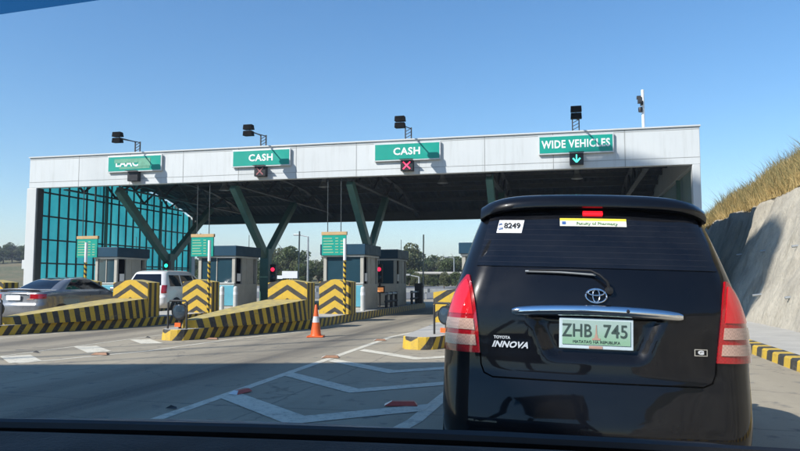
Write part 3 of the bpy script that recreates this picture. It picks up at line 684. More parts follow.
# road studs
sw=simple('white stud face',(.75,.75,.72),.3); sr=simple('red stud face',(.45,.07,.04),.35,0,.2,20); so=simple('worn orange stud',(.30,.16,.09),.6,0,.3,30)
def stud(x,y,lb,rz,c2,s=1):
    e=empty('road_stud',(x,y,.009),rz,lb,'road stud','raised road studs')
    m=MB(); a,b,h=.15*s,.06*s,.035*s
    m.add([(-a,-b,0),(a,-b,0),(a,b,0),(-a,b,0),(-a*.55,-b*.5,h),(a*.8,-b*.5,h),(a*.8,b*.5,h),(-a*.55,b*.5,h)],[(4,5,6,7),(0,1,5,4),(1,2,6,5),(2,3,7,6)]); m.build('stud_body',c2,e)
    m=MB(); m.add([(-a,-b,.0005),(-a*.55,-b*.5,h+.0005),(-a*.55,b*.5,h+.0005),(-a,b,.0005)],[(0,1,2,3)]); m.build('reflector',sw,e)
stud(-1.73,7.25,'red topped road stud on the chevron nearest the black van',R(12),sr,1.15)
stud(-3.73,7.6,'red road stud on the near end of the white line',R(80),sr,1.0)
stud(-3.95,11.4,'worn orange road stud halfway along the white line',R(15),so,1.0)
stud(-4.03,14.9,'worn orange road stud at the far end of the white line',R(15),so,.9)
stud(-8.05,10.9,'white and orange road stud left of the lane dashes',R(10),so,1.0)
stud(-7.75,14.35,'small road stud beside the nose of the kerb island',R(10),so,.9)
for x,y,lb in ((-9.42,10.95,'dark scrap of litter beside the nearest white dash'),(-9.4,14.4,'dark scrap of litter beside the farthest white dash'),(-3.95,6.5,'dark flat scrap of litter left of the white line near the bonnet')):
    m=MB(); m.add([(x-.06,y-.02,.012),(x+.08,y-.03,.012),(x+.04,y+.03,.022),(x-.02,y+.02,.04),(x,y+.01,.02)],[(0,1,4),(1,2,4),(2,3,4),(3,0,4)]); tag(m.build('litter',M['blackm']),lb,'litter')

# ------------------------------------------------------------------ vehicles
def pchip(P):
    x=np.array([p[0] for p in P],float); y=np.array([p[1] for p in P],float); h=np.diff(x); d=np.diff(y)/h; m=np.zeros(len(x))
    for i in range(1,len(x)-1):
        if d[i-1]*d[i]>0: w1=2*h[i]+h[i-1]; w2=h[i]+2*h[i-1]; m[i]=(w1+w2)/(w1/d[i-1]+w2/d[i])
    m[0]=d[0]; m[-1]=d[-1]
    def f(t):
        t=min(max(t,x[0]),x[-1]); i=min(int(np.searchsorted(x,t,'right'))-1,len(h)-1); i=max(i,0); s=(t-x[i])/h[i]
        return float((1+2*s)*(1-s)**2*y[i]+s*(1-s)**2*h[i]*m[i]+s*s*(3-2*s)*y[i+1]+s*s*(s-1)*h[i]*m[i+1])
    return f
class Car:
    def __init__(s, yr, yf, w, r=.2, bow=.08, dent=None):
        s.yr,s.yf,s.w=pchip(yr),pchip(yf),pchip(w); s.r=r; s.bow=bow; s.dent=dent
    def P(s, t, z, off=0.):     # t = arc distance from the rear centre line, sign = side
        w=s.w(z); yr=s.yr(z); yf=s.yf(z); r=min(s.r,(yf-yr)*.35,w*.6); a=abs(t); sg=1 if t>=0 else -1
        bx=w-r
        if a<=bx:
            x=a; y=yr+s.bow*(a/w)**2; nx,ny=2*s.bow*a/w**2,-1
            if s.dent: y+=s.dent(t,z)
        else:
            y0=yr+s.bow*(bx/w)**2; th=min((a-bx)/r,math.pi/2)
            x=bx+r*math.sin(th); y=y0+r*(1-math.cos(th)); nx,ny=math.sin(th),-math.cos(th)
            ex=a-bx-r*math.pi/2
            if ex>0: y+=ex
        l=math.hypot(nx,ny) or 1; nx/=l; ny/=l
        # slope of the surface in z, so that offsets leave it at a right angle
        dz=.01; sl=0
        dy=(s.yr(z+dz)-s.yr(z-dz))/(2*dz)
        nz=max(-3,min(3,dy))*abs(ny)*.8 ; l=math.sqrt(1+nz*nz)
        return (sg*(x+nx*off/l), y+ny*off/l, z+nz*off/l)
    def slices(s, zs, nb=26, nside=14):
        rows=[]
        for z in zs:
            w=s.w(z); yr=s.yr(z); yf=s.yf(z); r=min(s.r,(yf-yr)*.35,w*.6); bx=w-r
            half=[]
            for k in range(nb+1): half.append(s.P(bx*k/nb,z))
            for k in range(1,9): half.append(s.P(bx+r*math.pi/2*k/8,z))
            ya=half[-1][1]; yb=yf-r
            for k in range(1,nside+1): half.append((w,ya+(yb-ya)*k/nside,z))
            for k in range(1,7):
                th=math.pi/2*k/6; half.append((bx+r*math.cos(th),yb+r*math.sin(th),z))
            for k in range(1,5): half.append((bx*(1-k/4),yf+ .06*(1-(1-k/4)**2),z))
            left=[]
            for k in range(nb,0,-1): left.append(s.P(-bx*k/nb,z))
            # mirrored order
            full=half+[(-p[0],p[1],p[2]) for p in half[-2:nb:-1]]+left
            rows.append(full)
        return rows
    def body(s, zs, parent, mat, name='body'):
        m=MB(); rows=s.slices(zs); n=len(rows[0])
        V=[p for r in rows for p in r]; F=[(i*n+k,i*n+(k+1)%n,(i+1)*n+(k+1)%n,(i+1)*n+k) for i in range(len(rows)-1) for k in range(n)]
        F.append(tuple(range(n-1,-1,-1))); F.append(tuple((len(rows)-1)*n+k for k in range(n)))
        m.add(V,F); return m.build(name,mat,parent,smooth=38)
    def patch(s, name, mat, parent, tin, tout, z0, z1, off=.006, nt_=14, nz=14, rim=True, smooth=50):
        """panel that follows the rear skin between tin(z) and tout(z)"""
        m=MB(); zs=np.linspace(z0,z1,nz); G=[]
        for z in zs:
            a,b=tin(z),tout(z); G.append([s.P(a+(b-a)*k/(nt_-1),z,off) for k in range(nt_)])
        m.grid(G)
        if rim:
            B=[]
            idx=[(0,k) for k in range(nt_)]+[(i,nt_-1) for i in range(1,nz)]+[(nz-1,k) for k in range(nt_-2,-1,-1)]+[(i,0) for i in range(nz-2,0,-1)]
            for i,k in idx:
                z=zs[i]; a,b=tin(z),tout(z); B.append((G[i][k],s.P(a+(b-a)*k/(nt_-1),z,-.01)))
            n=len(B); m.add([p for q in B for p in q],[(2*i+1,2*((i+1)%n)+1,2*((i+1)%n),2*i) for i in range(n)])
        return m.build(name,mat,parent,smooth=smooth)
    def side(s, name, mat, parent, sg, ya, yb, z0, z1, off=.006, nz=10):
        m=MB(); G=[[ (sg*(s.w(z)+off),y,z) for y in (ya(z),(ya(z)+yb(z))/2,yb(z))] for z in np.linspace(z0,z1,nz)]
        m.grid(G,flip=sg<0); return m.build(name,mat,parent)
    def front(s, name, mat, parent, hw, z0, z1, off=.006, nz=10):
        m=MB(); G=[[ (hw(z)*k/5,s.yf(z)+off+.06*(1-(abs(hw(z)*k/5)/max(.3,s.w(z)-s.r))**2),z+.0) for k in range(5,-6,-1)] for z in np.linspace(z0,z1,nz)]
        m.grid(G); return m.build(name,mat,parent,smooth=50)
def wheel(parent,x,y,r=.32,wd=.2):
    sg=1 if x>0 else -1
    m=MB(); m.lathe([(r*.62,-wd/2),(r*.93,-wd/2),(r,-wd/2+.03),(r,wd/2-.03),(r*.93,wd/2),(r*.62,wd/2)],c=(x,y,r),axis='x',n=32); ty=m.build('tyre',M['rubber'],None,smooth=40)
    e=bpy.data.objects.new('wheel',None); COL.objects.link(e); e.parent=parent; ty.parent=e
    m=MB(); m.lathe([(r*.62,-.02),(r*.60,.02),(r*.50,.0),(r*.15,.0),(r*.12,.03),(.01,.03)] if sg>0 else [(r*.62,.02),(r*.60,-.02),(r*.50,.0),(r*.15,.0),(r*.12,-.03),(.01,-.03)],c=(x+sg*wd*.45,y,r),axis='x',n=32)
    for k in range(5):
        a=2*math.pi*k/5; m.beam((x+sg*wd*.5,y+.06*math.cos(a),r+.06*math.sin(a)),(x+sg*wd*.5,y+r*.6*math.cos(a),r+r*.6*math.sin(a)),.03,.06)
    m.build('rim',M['rim'],e)
def arch(parent,sg,x,y,r):
    m=MB(); n=20; m.add([(x,y+r*math.cos(math.pi*k/n),.30+r*math.sin(math.pi*k/n)) for k in range(n+1)],[tuple(range(n+1)) if sg>0 else tuple(range(n,-1,-1))]); m.build('wheel_arch',M['black'],parent)

# ---- black people carrier in front
sm=lambda a,b,v:(lambda q:q*q*(3-2*q))(max(0,min(1,(v-a)/(b-a))))
def dent(t,z):
    hw=.36-.10*(1.08-z)/.22 if z<1.08 else .36
    a=1-sm(hw-.05,hw+.03,abs(t+.0)); b=sm(.83,.90,z)*(1-sm(1.065,1.08,z))
    d=.032*a*b
    # horizontal crease and the shut line under the tailgate
    return d
IN=Car(yr=[(.26,.12),(.34,.03),(.45,.02),(.60,.045),(.66,.058),(.70,.067),(.74,.077),(.78,.086),(.9,.096),(1.0,.10),(1.10,.11),(1.2,.135),(1.30,.17),(1.335,.185),(1.45,.235),(1.58,.305),(1.68,.37),(1.73,.45),(1.765,.60),(1.79,.95),(1.80,1.3)],
       yf=[(.26,4.3),(.4,4.5),(.7,4.5),(.9,4.35),(1.0,3.9),(1.08,3.5),(1.3,3.1),(1.5,2.75),(1.68,2.4),(1.75,2.2),(1.79,1.8),(1.80,1.7)],
       w=[(.26,.78),(.34,.85),(.45,.875),(.6,.885),(.85,.885),(1.0,.872),(1.15,.845),(1.335,.79),(1.45,.752),(1.6,.70),(1.70,.655),(1.745,.61),(1.775,.52),(1.795,.36),(1.80,.2)],r=.21,bow=.085,dent=dent)
inn=empty('people_carrier',(.135,3.53,0),R(2.9),'black people carrier seen from behind, rear window stickers and lit tail lamps','car')
inn.rotation_euler=(0,R(1.7),R(4.3)); inn.scale=(.965,1,1.02); inn.location=(.12,3.92,0)
zs=sorted(set([round(z,4) for z in list(np.linspace(.26,.70,16))+list(np.linspace(.70,.76,14))+list(np.linspace(.76,1.30,52))+list(np.linspace(1.31,1.70,24))+list(np.linspace(1.71,1.80,12))]))
IN.body(zs,inn,M['cblack'])
gi=lambda z:-(.70-.22*(z-1.335)); go=lambda z:(.70-.22*(z-1.335))
gw=IN.patch('rear_window',M['rglass'],inn,gi,go,1.345,1.685,.006,30,16)
m=MB(); G=[]
# glass surround seal
for sg in (-1,1):
    IN.patch('pillar_trim',M['black'],inn,lambda z,sg=sg:sg*(.712-.22*(z-1.335)) if sg<0 else (.712-.22*(z-1.335)),lambda z,sg=sg:sg*(.722-.22*(z-1.335)),1.345,1.66,.004,3,12) if 0 else None
# tail lamps
def lin(a,b): 
    (z0,v0),(z1,v1)=a,b
    return lambda z:v0+(v1-v0)*(z-z0)/(z1-z0)
ti=pchip([(.86,.655),(1.0,.672),(1.15,.695),(1.22,.712),(1.29,.742)]); to=pchip([(.86,.93),(1.0,.94),(1.13,.90),(1.22,.84),(1.29,.762)])
for sg in (1,-1):
    e=bpy.data.objects.new('tail_lamp',None); COL.objects.link(e); e.parent=inn
    A=(lambda z:ti(z)) if sg>0 else (lambda z:-to(z)); B=(lambda z:to(z)) if sg>0 else (lambda z:-ti(z))
    IN.patch('red_lens',M['redlens'],e,A,B,.86,1.29,.012,22,40)
    A2=(lambda z:ti(z)+.02) if sg>0 else (lambda z:-to(z)+.03); B2=(lambda z:to(z)-.03) if sg>0 else (lambda z:-ti(z)-.02)
    IN.patch('lit_lens',M['redlit'],e,A2,B2,1.07,1.262,.017,12,20)
    IN.patch('clear_lens',M['clearlens'],e,A2,B2,.985,1.045,.018,12,6); IN.patch('clear_lens',M['clearlens'],e,A2,B2,.90,.958,.018,12,6)
# chrome garnish
m=MB(); G=[]
for i,zf in enumerate(np.linspace(-1,1,7)):
    row=[]
    for k in range(41):
        t=-.475+.95*k/40; q=math.sqrt(max(0,1-(abs(t)/.476)**6)); z=1.115+.029*zf*(.35+.65*q)-.02*(t/.47)**2
        row.append(IN.P(t,z,.012+.022*math.sqrt(max(0,1-zf*zf))*q))
    G.append(row)
m.grid(G); m.build('chrome_garnish',M['chrome'],inn,smooth=60)
m=MB(); c=IN.P(.17,1.112,.034); m.lathe([(.0,-.004),(.009,-.003),(.011,.003)],c=c,axis='y',n=14); m.build('key_lock',M['black'],inn)
# emblem: three ovals
m=MB()
def oval(a,b,cx,cz,r,off):
    pts=[]
    for k in range(33):
        th=2*math.pi*k/32; pts.append(IN.P(cx+a*math.cos(th),cz+b*math.sin(th),off))
    m.tube(pts,r,8,caps=False)
oval(.058,.037,0,1.192,.0052,.012); oval(.019,.034,0,1.192,.0040,.014); oval(.045,.015,0,1.208,.0040,.016)
m.build('oval_emblem',M['chrome'],inn,smooth=60)
# number plate
pl=bpy.data.objects.new('number_plate',None); COL.objects.link(pl); pl.parent=inn; pl.location=(0.0,.118,.993); pl.rotation_euler=(R(-3),0,0)
m=MB(); m.box(-.205,.205,-.012,.0,-.085,.08); m.build('plate_frame',simple('pale plate frame',(.52,.62,.66),.25),pl,bevel=.004)
m=MB(); m.box(-.188,.188,-.0165,-.0125,-.062,.068); m.build('plate_face',M['plate'],pl)
text('plate_lettering','ZHB',.098,M['plateink'],pl,(-.108,-.018,.010),depth=.0015,bold=.0008,sx=.86,space=1.04); text('plate_lettering','745',.098,M['plateink'],pl,(.105,-.018,.010),depth=.0015,bold=.0008,sx=.92,space=1.04)
text('plate_motto','MATATAG NA REPUBLIKA',.0215,M['plateink'],pl,(0,-.018,-.047),depth=.001,space=1.05)
m=MB(); m.add([(-.012,-.0185,-.03),(.012,-.0185,-.03),(.004,-.0185,.0),(.002,-.0185,.045),(-.002,-.0185,.045),(-.004,-.0185,.0)],[(0,1,2,5),(5,2,3,4)]); m.box(-.022,.022,-.0188,-.0172,-.036,-.026); m.box(-.04,.035,-.0145,-.0122,-.082,-.068); m.build('plate_monument',M['platebrown'],pl)
# badges
def skin_text(name,body,size,mat,t,z,off=.006,**k):
    p=IN.P(t,z,off); a=IN.P(t-.02,z,off); b=IN.P(t+.02,z,off); yaw=math.atan2(b[1]-a[1],b[0]-a[0]); c=IN.P(t,z+.02,off); d=IN.P(t,z-.02,off); tilt=math.atan2(c[1]-d[1],c[2]-d[2])
    return text(name,body,size,mat,inn,p,rot=(R(90)-tilt,0,yaw),depth=.002,**k)
skin_text('model_badge','INNOVA',.046,M['badge'],-.485,.912,shear=.35,bold=.0016,sx=1.12,space=1.05); skin_text('maker_badge','TOYOTA',.022,M['badge'],-.53,.950,bold=.0006,sx=1.05)
m=MB(); 
for a,b,c,d in ((-.036,.036,.014,.018),(-.036,.036,-.018,-.014),(-.036,-.031,-.014,.014),(.031,.036,-.014,.014)): m.add([IN.P(.57+q,.912+s_,.006) for q,s_ in ((a,c),(b,c),(b,d),(a,d))],[(0,1,2,3)])
m.build('trim_badge_frame',M['chrome'],inn); skin_text('trim_badge','G',.026,M['badge'],.57,.912,bold=.002,sx=1.6)
# wiper
m=MB(); m.tube([IN.P(.075,1.225,.02),IN.P(.06,1.262,.04),IN.P(.02,1.295,.045),IN.P(-.03,1.318,.04),IN.P(-.18,1.322,.03),IN.P(-.38,1.318,.022)],.0095,8,r2=.004); m.build('wiper_arm',M['black'],inn,smooth=50)
m=MB(); m.tube([IN.P(.0,1.302,.022),IN.P(-.2,1.312,.018),IN.P(-.40,1.314,.016)],.006,6); m.build('wiper_blade',M['galv'],inn)
m=MB(); m.lathe([(.0,-.03),(.02,-.028),(.024,.0)],c=IN.P(.075,1.225,.0),axis='y',n=16); m.build('wiper_pivot',M['black'],inn,smooth=50)
# spoiler
m=MB(); G=[]; 
prof=[(.42,1.695),(.32,1.692),(.298,1.70),(.295,1.73),(.34,1.768),(.45,1.787),(.7,1.803),(.95,1.812)]
for y,z in prof:
    row=[]
    for k in range(33):
        f=-1+2*k/32; hw=.685-.03*(y-.3); th=abs(f)**7
        row.append((f*hw,y+.05*f*f+.10*th,z-.05*th-.02*f*f))
    G.append(row)
m.grid(G,flip=True); m.build('roof_spoiler',M['cblack'],inn,smooth=60)
# high brake lamp and stickers on the glass
IN.patch('brake_lamp',M['brake'],inn,lambda z:-.058,lambda z:.058,1.647,1.666,.022,8,3)
IN.patch('banner_sticker',M['stickerc'],inn,lambda z:-.195,lambda z:.195,1.583,1.628,.009,12,3,rim=False); IN.patch('banner_sticker_edge',M['stickery'],inn,lambda z:-.195,lambda z:.195,1.616,1.629,.0105,12,3,rim=False)
skin_text('banner_lettering','Faculty of Pharmacy',.026,M['sgreen'],.02,1.599,.0115,sx=1.15); IN.patch('banner_emblem',M['blue'],inn,lambda z:-.183,lambda z:-.160,1.592,1.610,.011,2,2,rim=False)
IN.patch('number_sticker',M['sticker'],inn,lambda z:-.558-.22*(1.63-z),lambda z:-.405-.22*(1.63-z),1.538,1.616,.009,6,6,rim=False)
skin_text('sticker_lettering','8249',.054,M['black'],-.482,1.579,.012,bold=.0010,sx=.95,shear=-.02); skin_text('sticker_lettering','UV',.026,M['blue'],-.552,1.562,.012,sx=.8); skin_text('sticker_lettering','ph',.022,M['blue'],-.552,1.592,.012,sx=.9)
skin_text('dealer_lettering','Toyota  Manila  Service',.018,M['galv'],0,1.708,.024) if 0 else None
m=MB()
for sg in (-1,1): pass
P=[IN.P(x,z,.001) for x,z in [(-.655,.862),(-.65,.80),(-.63,.755),(-.58,.735)]+[(x,.735) for x in np.linspace(-.5,.5,15)]+[(.58,.735),(.63,.755),(.65,.80),(.655,.862)]]
m.tube(P,.0045,6); m.build('tailgate_gap',M['gap'],inn,smooth=60)
# side windows, wheels, mirrors, exhaust, front
for sg in (-1,1):
    IN.side('side_window',M['cglass'],inn,sg,lambda z:.72+.3*(z-1.15),lambda z:IN.yf(z)-.55,1.15,1.66)
    m=MB(); m.box(sg*.90-.09,sg*.90+.09,3.0,3.1,1.08,1.24); m.build('wing_mirror',M['cblack'],inn,bevel=.03)
    for y in (.80,3.55): arch(inn,sg,sg*.893,y,.36); wheel(inn,sg*.80,y,.32,.2)
    m=MB(); m.box(sg*.6-.2,sg*.6+.2,4.42,4.56,.62,.78); m.build('headlight',M['clearlens'],inn,bevel=.03)
IN.front('windscreen',M['cglass'],inn,lambda z:IN.w(z)-.28,1.12,1.64)
m=MB(); m.tube([(.42,.02,.30),(.42,.3,.30)],.028,12); m.build('exhaust',M['chrome'],inn,smooth=40)
m=MB(); m.box(-.72,.72,.14,4.2,.19,.262); m.build('underbody',M['black'],inn)
IN.patch('bumper_sill',M['black'],inn,lambda z:-.72,lambda z:.72,.33,.385,.005,20,4)

# ---- silver sedan
SD=Car(yr=[(.2,.14),(.3,.04),(.45,0),(.6,.0),(.68,.03),(.8,.05),(.93,.06),(.99,.10),(1.015,.22),(1.04,.58),(1.08,.72),(1.2,.98),(1.32,1.28),(1.39,1.6),(1.42,2.0),(1.43,2.2)],
       yf=[(.2,4.35),(.4,4.5),(.6,4.48),(.72,4.35),(.82,3.9),(.90,3.5),(.97,3.3),(1.1,3.05),(1.3,2.65),(1.39,2.42),(1.43,2.3)],
       w=[(.2,.78),(.4,.86),(.6,.875),(.85,.865),(.98,.82),(1.04,.77),(1.15,.70),(1.3,.62),(1.38,.56),(1.42,.42),(1.43,.25)],r=.24,bow=.12)
sd=empty('sedan',(-15.25,16.75,0),R(-2),'silver grey sedan driving away behind the left striped wedge barrier','car')
zs=sorted(set([round(float(z),4) for z in list(np.linspace(.2,.93,30))+list(np.linspace(.93,1.08,26))+list(np.linspace(1.08,1.43,24))]))
SD.body(zs,sd,M['csilver'])
SD.patch('rear_window',M['cglass'],sd,lambda z:-(SD.w(z)-.17),lambda z:SD.w(z)-.17,1.07,1.37,.006,16,12)
for sg in (-1,1):
    a,b=(.50,.95)
    SD.patch('tail_lamp',M['redlens'],sd,(lambda z:a) if sg>0 else (lambda z:-b),(lambda z:b) if sg>0 else (lambda z:-a),.80,.93,.010,14,6)
    SD.patch('clear_lamp',M['clearlens'],sd,(lambda z:.42) if sg>0 else (lambda z:-.62),(lambda z:.62) if sg>0 else (lambda z:-.42),.775,.80,.011,6,3)
    SD.side('side_window',M['cglass'],sd,sg,lambda z:1.15+.9*(z-1.05)*1.6,lambda z:SD.yf(z)-.28,1.06,1.36)
    m=MB(); m.box(sg*.93-.09,sg*.93+.09,3.0,3.1,.98,1.10); m.build('wing_mirror',M['csilver'],sd,bevel=.03)
    for y in (.9,3.55): arch(sd,sg,sg*.884,y,.35); wheel(sd,sg*.79,y,.31,.2)
    m=MB(); m.box(sg*.6-.2,sg*.6+.2,4.30,4.50,.58,.70); m.build('headlight',M['clearlens'],sd,bevel=.03)
SD.front('windscreen',M['cglass'],sd,lambda z:SD.w(z)-.2,1.0,1.36)
m=MB(); m.box(-.24,.24,.0,.03,.76,.90); m.build('number_plate',M['sticker'],sd)
m=MB(); G=[[ (f*.70,y+.12*f*f,z-.03*f*f) for f in np.linspace(-1,1,15)] for y,z in ((.16,1.02),(.06,1.075),(.07,1.09),(.2,1.07))]; m.grid(G,flip=True); m.build('boot_spoiler',M['csilver'],sd,smooth=60)
m=MB(); m.box(-.42,.42,.03,.05,.935,.95); m.build('chrome_strip',M['chrome'],sd)

# ---- white wagon
SV=Car(yr=[(.3,.12),(.4,.03),(.5,0),(.7,.0),(.76,.05),(.95,.06),(1.1,.08),(1.3,.17),(1.5,.28),(1.62,.36),(1.68,.5),(1.71,.8),(1.72,1.1)],
       yf=[(.3,4.3),(.5,4.45),(.8,4.4),(.95,4.1),(1.02,3.6),(1.08,3.3),(1.3,2.9),(1.55,2.5),(1.66,2.3),(1.72,1.9)],
       w=[(.3,.82),(.5,.885),(.9,.885),(1.05,.86),(1.3,.78),(1.55,.69),(1.64,.64),(1.69,.54),(1.72,.3)],r=.2,bow=.08)
sv=empty('estate_wagon',(-15.35,23.1,0),R(0),'white sport wagon waiting between booths under the green signal','car')
zs=sorted(set([round(float(z),4) for z in list(np.linspace(.3,1.0,26))+list(np.linspace(1.0,1.62,26))+list(np.linspace(1.62,1.72,10))]))
SV.body(zs,sv,M['cwhite'])
SV.patch('rear_window',M['cglass'],sv,lambda z:-(SV.w(z)-.16),lambda z:SV.w(z)-.16,1.14,1.56,.006,16,12)
for sg in (-1,1):
    SV.patch('tail_lamp',M['redlens'],sv,(lambda z:.70) if sg>0 else (lambda z:-.90),(lambda z:.90) if sg>0 else (lambda z:-.70),.85,1.15,.010,8,10)
    for y0,y1 in ((.45,1.25),(1.33,2.2),(2.28,3.0)):
        SV.side('side_window',M['cglass'],sv,sg,lambda z,y0=y0:y0+(.25*(z-1.1) if y0<.5 else 0),lambda z,y1=y1:min(y1,SV.yf(z)-.28),1.10,1.52)
    m=MB(); m.box(sg*.95-.09,sg*.95+.09,2.95,3.05,1.05,1.22); m.build('wing_mirror',M['cwhite'],sv,bevel=.03)
    m=MB(); m.tube([(sg*.58,.7,1.70),(sg*.60,.8,1.755),(sg*.60,2.1,1.755),(sg*.58,2.2,1.70)],.018,8); m.build('roof_rail',M['blackm'],sv,smooth=40)
    for y in (.85,3.45): arch(sv,sg,sg*.892,y,.39); wheel(sv,sg*.80,y,.34,.22)
    m=MB(); m.box(sg*.6-.2,sg*.6+.2,4.30,4.48,.75,.9); m.build('headlight',M['clearlens'],sv,bevel=.03)
SV.front('windscreen',M['cglass'],sv,lambda z:SV.w(z)-.25,1.12,1.6)
m=MB(); m.box(-.24,.24,.01,.04,.80,.93); m.build('number_plate',M['sticker'],sv)

# ---- the car the photograph is taken from: bonnet edge, wiper, dashboard, tinted top band
oc=empty('observer_car',(0,0,0),R(13.5),'dark dashboard, wiper and bonnet edge of the car the photo is taken from','car')
oc.location=(0,0,0)
def crv(x): return -.045*((x+.35)**2)
m=MB(); G=[[(x,y+crv(x),z-.035*x-(.02*(x+.35)**2)) for x in np.linspace(-1.15,.85,25)] for y,z in ((1.30,.975),(1.45,.985),(1.75,.940),(2.05,.884),(2.3,.815),(2.42,.72))]
m.grid(G,flip=True); m.build('bonnet',carpaint('dark blue car paint',(.012,.02,.045),0,.4,coat=.35),oc,smooth=60)
m=MB(); G=[[(x,y+crv(x),z-.035*x) for x in np.linspace(-1.12,.82,25)] for y,z in ((1.30,.97),(1.22,1.0),(1.12,1.02))]
m.grid(G); m.build('cowl',simple('black cowl plastic',(.012,.012,.012),.9,Specular_IOR_Level=.1),oc,smooth=60)
m=MB(); G=[[(x,y+crv(x),z-.03*x) for x in np.linspace(-1.05,.75,25)] for y,z in ((1.11,1.046),(1.095,1.053),(1.07,1.056),(.98,1.056),(.7,1.03),(.5,.99),(.45,.92),(.45,.5))]
m.grid(G); m.build('dashboard',simple('dark grey dashboard skin',(.030,.028,.027),.85,0,.2,3,bump=.5,bsc=160),oc,smooth=50)
m=MB(); pts=[(x,1.16+crv(x),1.047-.03*x+.003*math.sin((x+.6)*3)) for x in np.linspace(-.95,.70,20)]; m.tube(pts,.012,8); m.build('wiper_blade',M['black'],oc,smooth=40)
m=MB(); m.tube([(-.1,1.19,1.049),(.15,1.19,1.042),(.50,1.17,1.028),(.66,1.15,1.012)],.009,8); m.build('wiper_arm',M['blackm'],oc,smooth=40)
tint=NT('blue tinted windscreen band'); tr=tint.n('ShaderNodeBsdfTransparent'); tr.inputs[0].default_value=(.10,.28,.42,1); gl=tint.n('ShaderNodeBsdfGlossy'); gl.inputs['Roughness'].default_value=.05; mx=tint.n('ShaderNodeMixShader'); mx.inputs[0].default_value=.03
tint.l(tr.outputs[0],mx.inputs[1]); tint.l(gl.outputs[0],mx.inputs[2]); tint.l(mx.outputs[0],tint.out.inputs[0])
m=MB(); 
def tb(x): # lower edge of the band
    return 1.5215+.105*(x+.246)
G=[[(x,.56-(z-1.5)*.9,z) for z in (tb(x),1.66)] for x in np.linspace(-.62,.5,20)]
m.grid(G); tb_=m.build('tinted_band',tint.m,oc)
hull=carpaint('dark blue body paint',(.003,.004,.008),0,.4,coat=.4)
m=MB(); P=[(-2.3,.3),(2.35,.3),(2.52,.42),(2.5,.62),(2.40,.66),(1.0,.74),(-2.3,.74)]; m.extr([(y-.02,z) for y,z in P],'x',-1.13,.83); m.build('lower_body',hull,oc,bevel=.04)
for sg,x0,x1 in ((-1,-1.13,-.78),(1,.83,.52)):
    m=MB(); m.beam((x0,1.12,.80),(x1-.02*sg,.40,1.66),.07,.09); m.build('windscreen_pillar',hull,oc)
    m=MB(); m.beam((x0,-1.2,.74),(x1,-1.2,1.67),.09,.12); m.build('rear_pillar',hull,oc)
    for y in (1.65,-1.4): m=MB(); m.lathe([(.20,-.1),(.29,-.1),(.31,-.07),(.31,.07),(.29,.1),(.20,.1)],c=(x0-.12*sg*1.0+.11*sg,y,.31),axis='x',n=24); m.build('wheel',M['rubber'],oc,smooth=40)
m=MB(); G=[[(x,y,1.665+.03*(1-(x/.7)**2)) for x in np.linspace(-.7,.7,11)] for y in (-1.2,-.4,.38,.42)]; m.grid(G); m.build('roof',carpaint('dark blue roof paint',(.012,.02,.045),0,.25),oc,smooth=60)

# ------------------------------------------------------------------ unseen shade casters added behind the viewpoint: a block and a round tank form
e=empty('road_shade_block',(-27.0,-14.1,0),R(16.7),'tall plain block added unseen behind the viewpoint to cast the shadow on the near road','building')  # added block, sized and turned to throw the shade over the near road
m=MB(); m.box(-16,16,-7.6,7.6,0,13.9); m.build('wall',simple('rendered wall',(.42,.40,.36),.85),e); m=MB()
for fl in range(4):
    for k in range(9): 
        x=-14+k*3.5
        f=MB(); f.box(x-.8,x+.8,7.601,7.65,1+fl*3.2,2.6+fl*3.2); f.build('window',M['winglass'],e)
m=MB(); m.box(-16.2,16.2,-7.8,7.8,13.902,14.05); m.build('roof',M['walk'],e)
e=empty('wall_shade_tank',(-23.9,-6.2,14.05),0,'round tank form on tall thin legs, added unseen to cast a shadow on the retaining wall','water tank')  # added form, shaped to throw the rounded shadow on the retaining wall
m=MB(); cz=20.2; m.lathe([(.3,cz-4.2),(.7,cz-4.1),(2.2,cz-2.2),(3.1,cz-.5),(3.3,cz),(3.0,cz+.6),(1.9,cz+1.0),(1.0,cz+1.15),(.1,cz+1.2)],n=36); m.build('tank',M['galv'],e,smooth=40)
for k in range(4):
    a=math.pi/4+k*math.pi/2; m=MB(); m.tube([(1.2*math.cos(a),1.2*math.sin(a),0),(1.2*math.cos(a),1.2*math.sin(a),cz-3.4)],.035,8); m.build('leg',M['galv'],e)

# ------------------------------------------------------------------ background
def crown_mesh(name, blobs, n, size, mat):
    V=[];F=[]
    for (cx,cy,cz,r,sq) in blobs:
        for i in range(int(n*r*r)):
            d=rng.normal(size=3); d/=np.linalg.norm(d); rr=r*(1-abs(rng.normal())*.22)
            p=np.array([cx+d[0]*rr,cy+d[1]*rr,cz+d[2]*rr*sq]); a=rng.normal(size=3); a/=np.linalg.norm(a); b=np.cross(a,rng.normal(size=3)); b/=np.linalg.norm(b); s=size*rng.uniform(.5,1.3)
            k=len(V); V+=[tuple(p-a*s),tuple(p+b*s*.7),tuple(p+a*s),tuple(p-b*s*.7)]; F.append((k,k+1,k+2,k+3))
    me=bpy.data.meshes.new(name); me.from_pydata(V,[],F); me.materials.append(mat); return me
kinds=[]
for q in range(5):
    r_=random.Random(q*5+1); bl=[]
    for k in range(11):
        a=r_.random()*6.28; d=r_.random()**.7*2.3; bl.append((math.cos(a)*d,math.sin(a)*d,1.6+r_.random()*3.6-.3*d,r_.uniform(.8,1.5),.8))
    kinds.append(crown_mesh('crown',bl,260,.17,M['leaf'] if q%2==0 else M['leaf2']))
trunkm=MB(); trunkm.tube([(0,0,-.6),(.1,0,1.5),(0,.1,3.4),(.2,0,5.0)],.24,8,r2=.06)
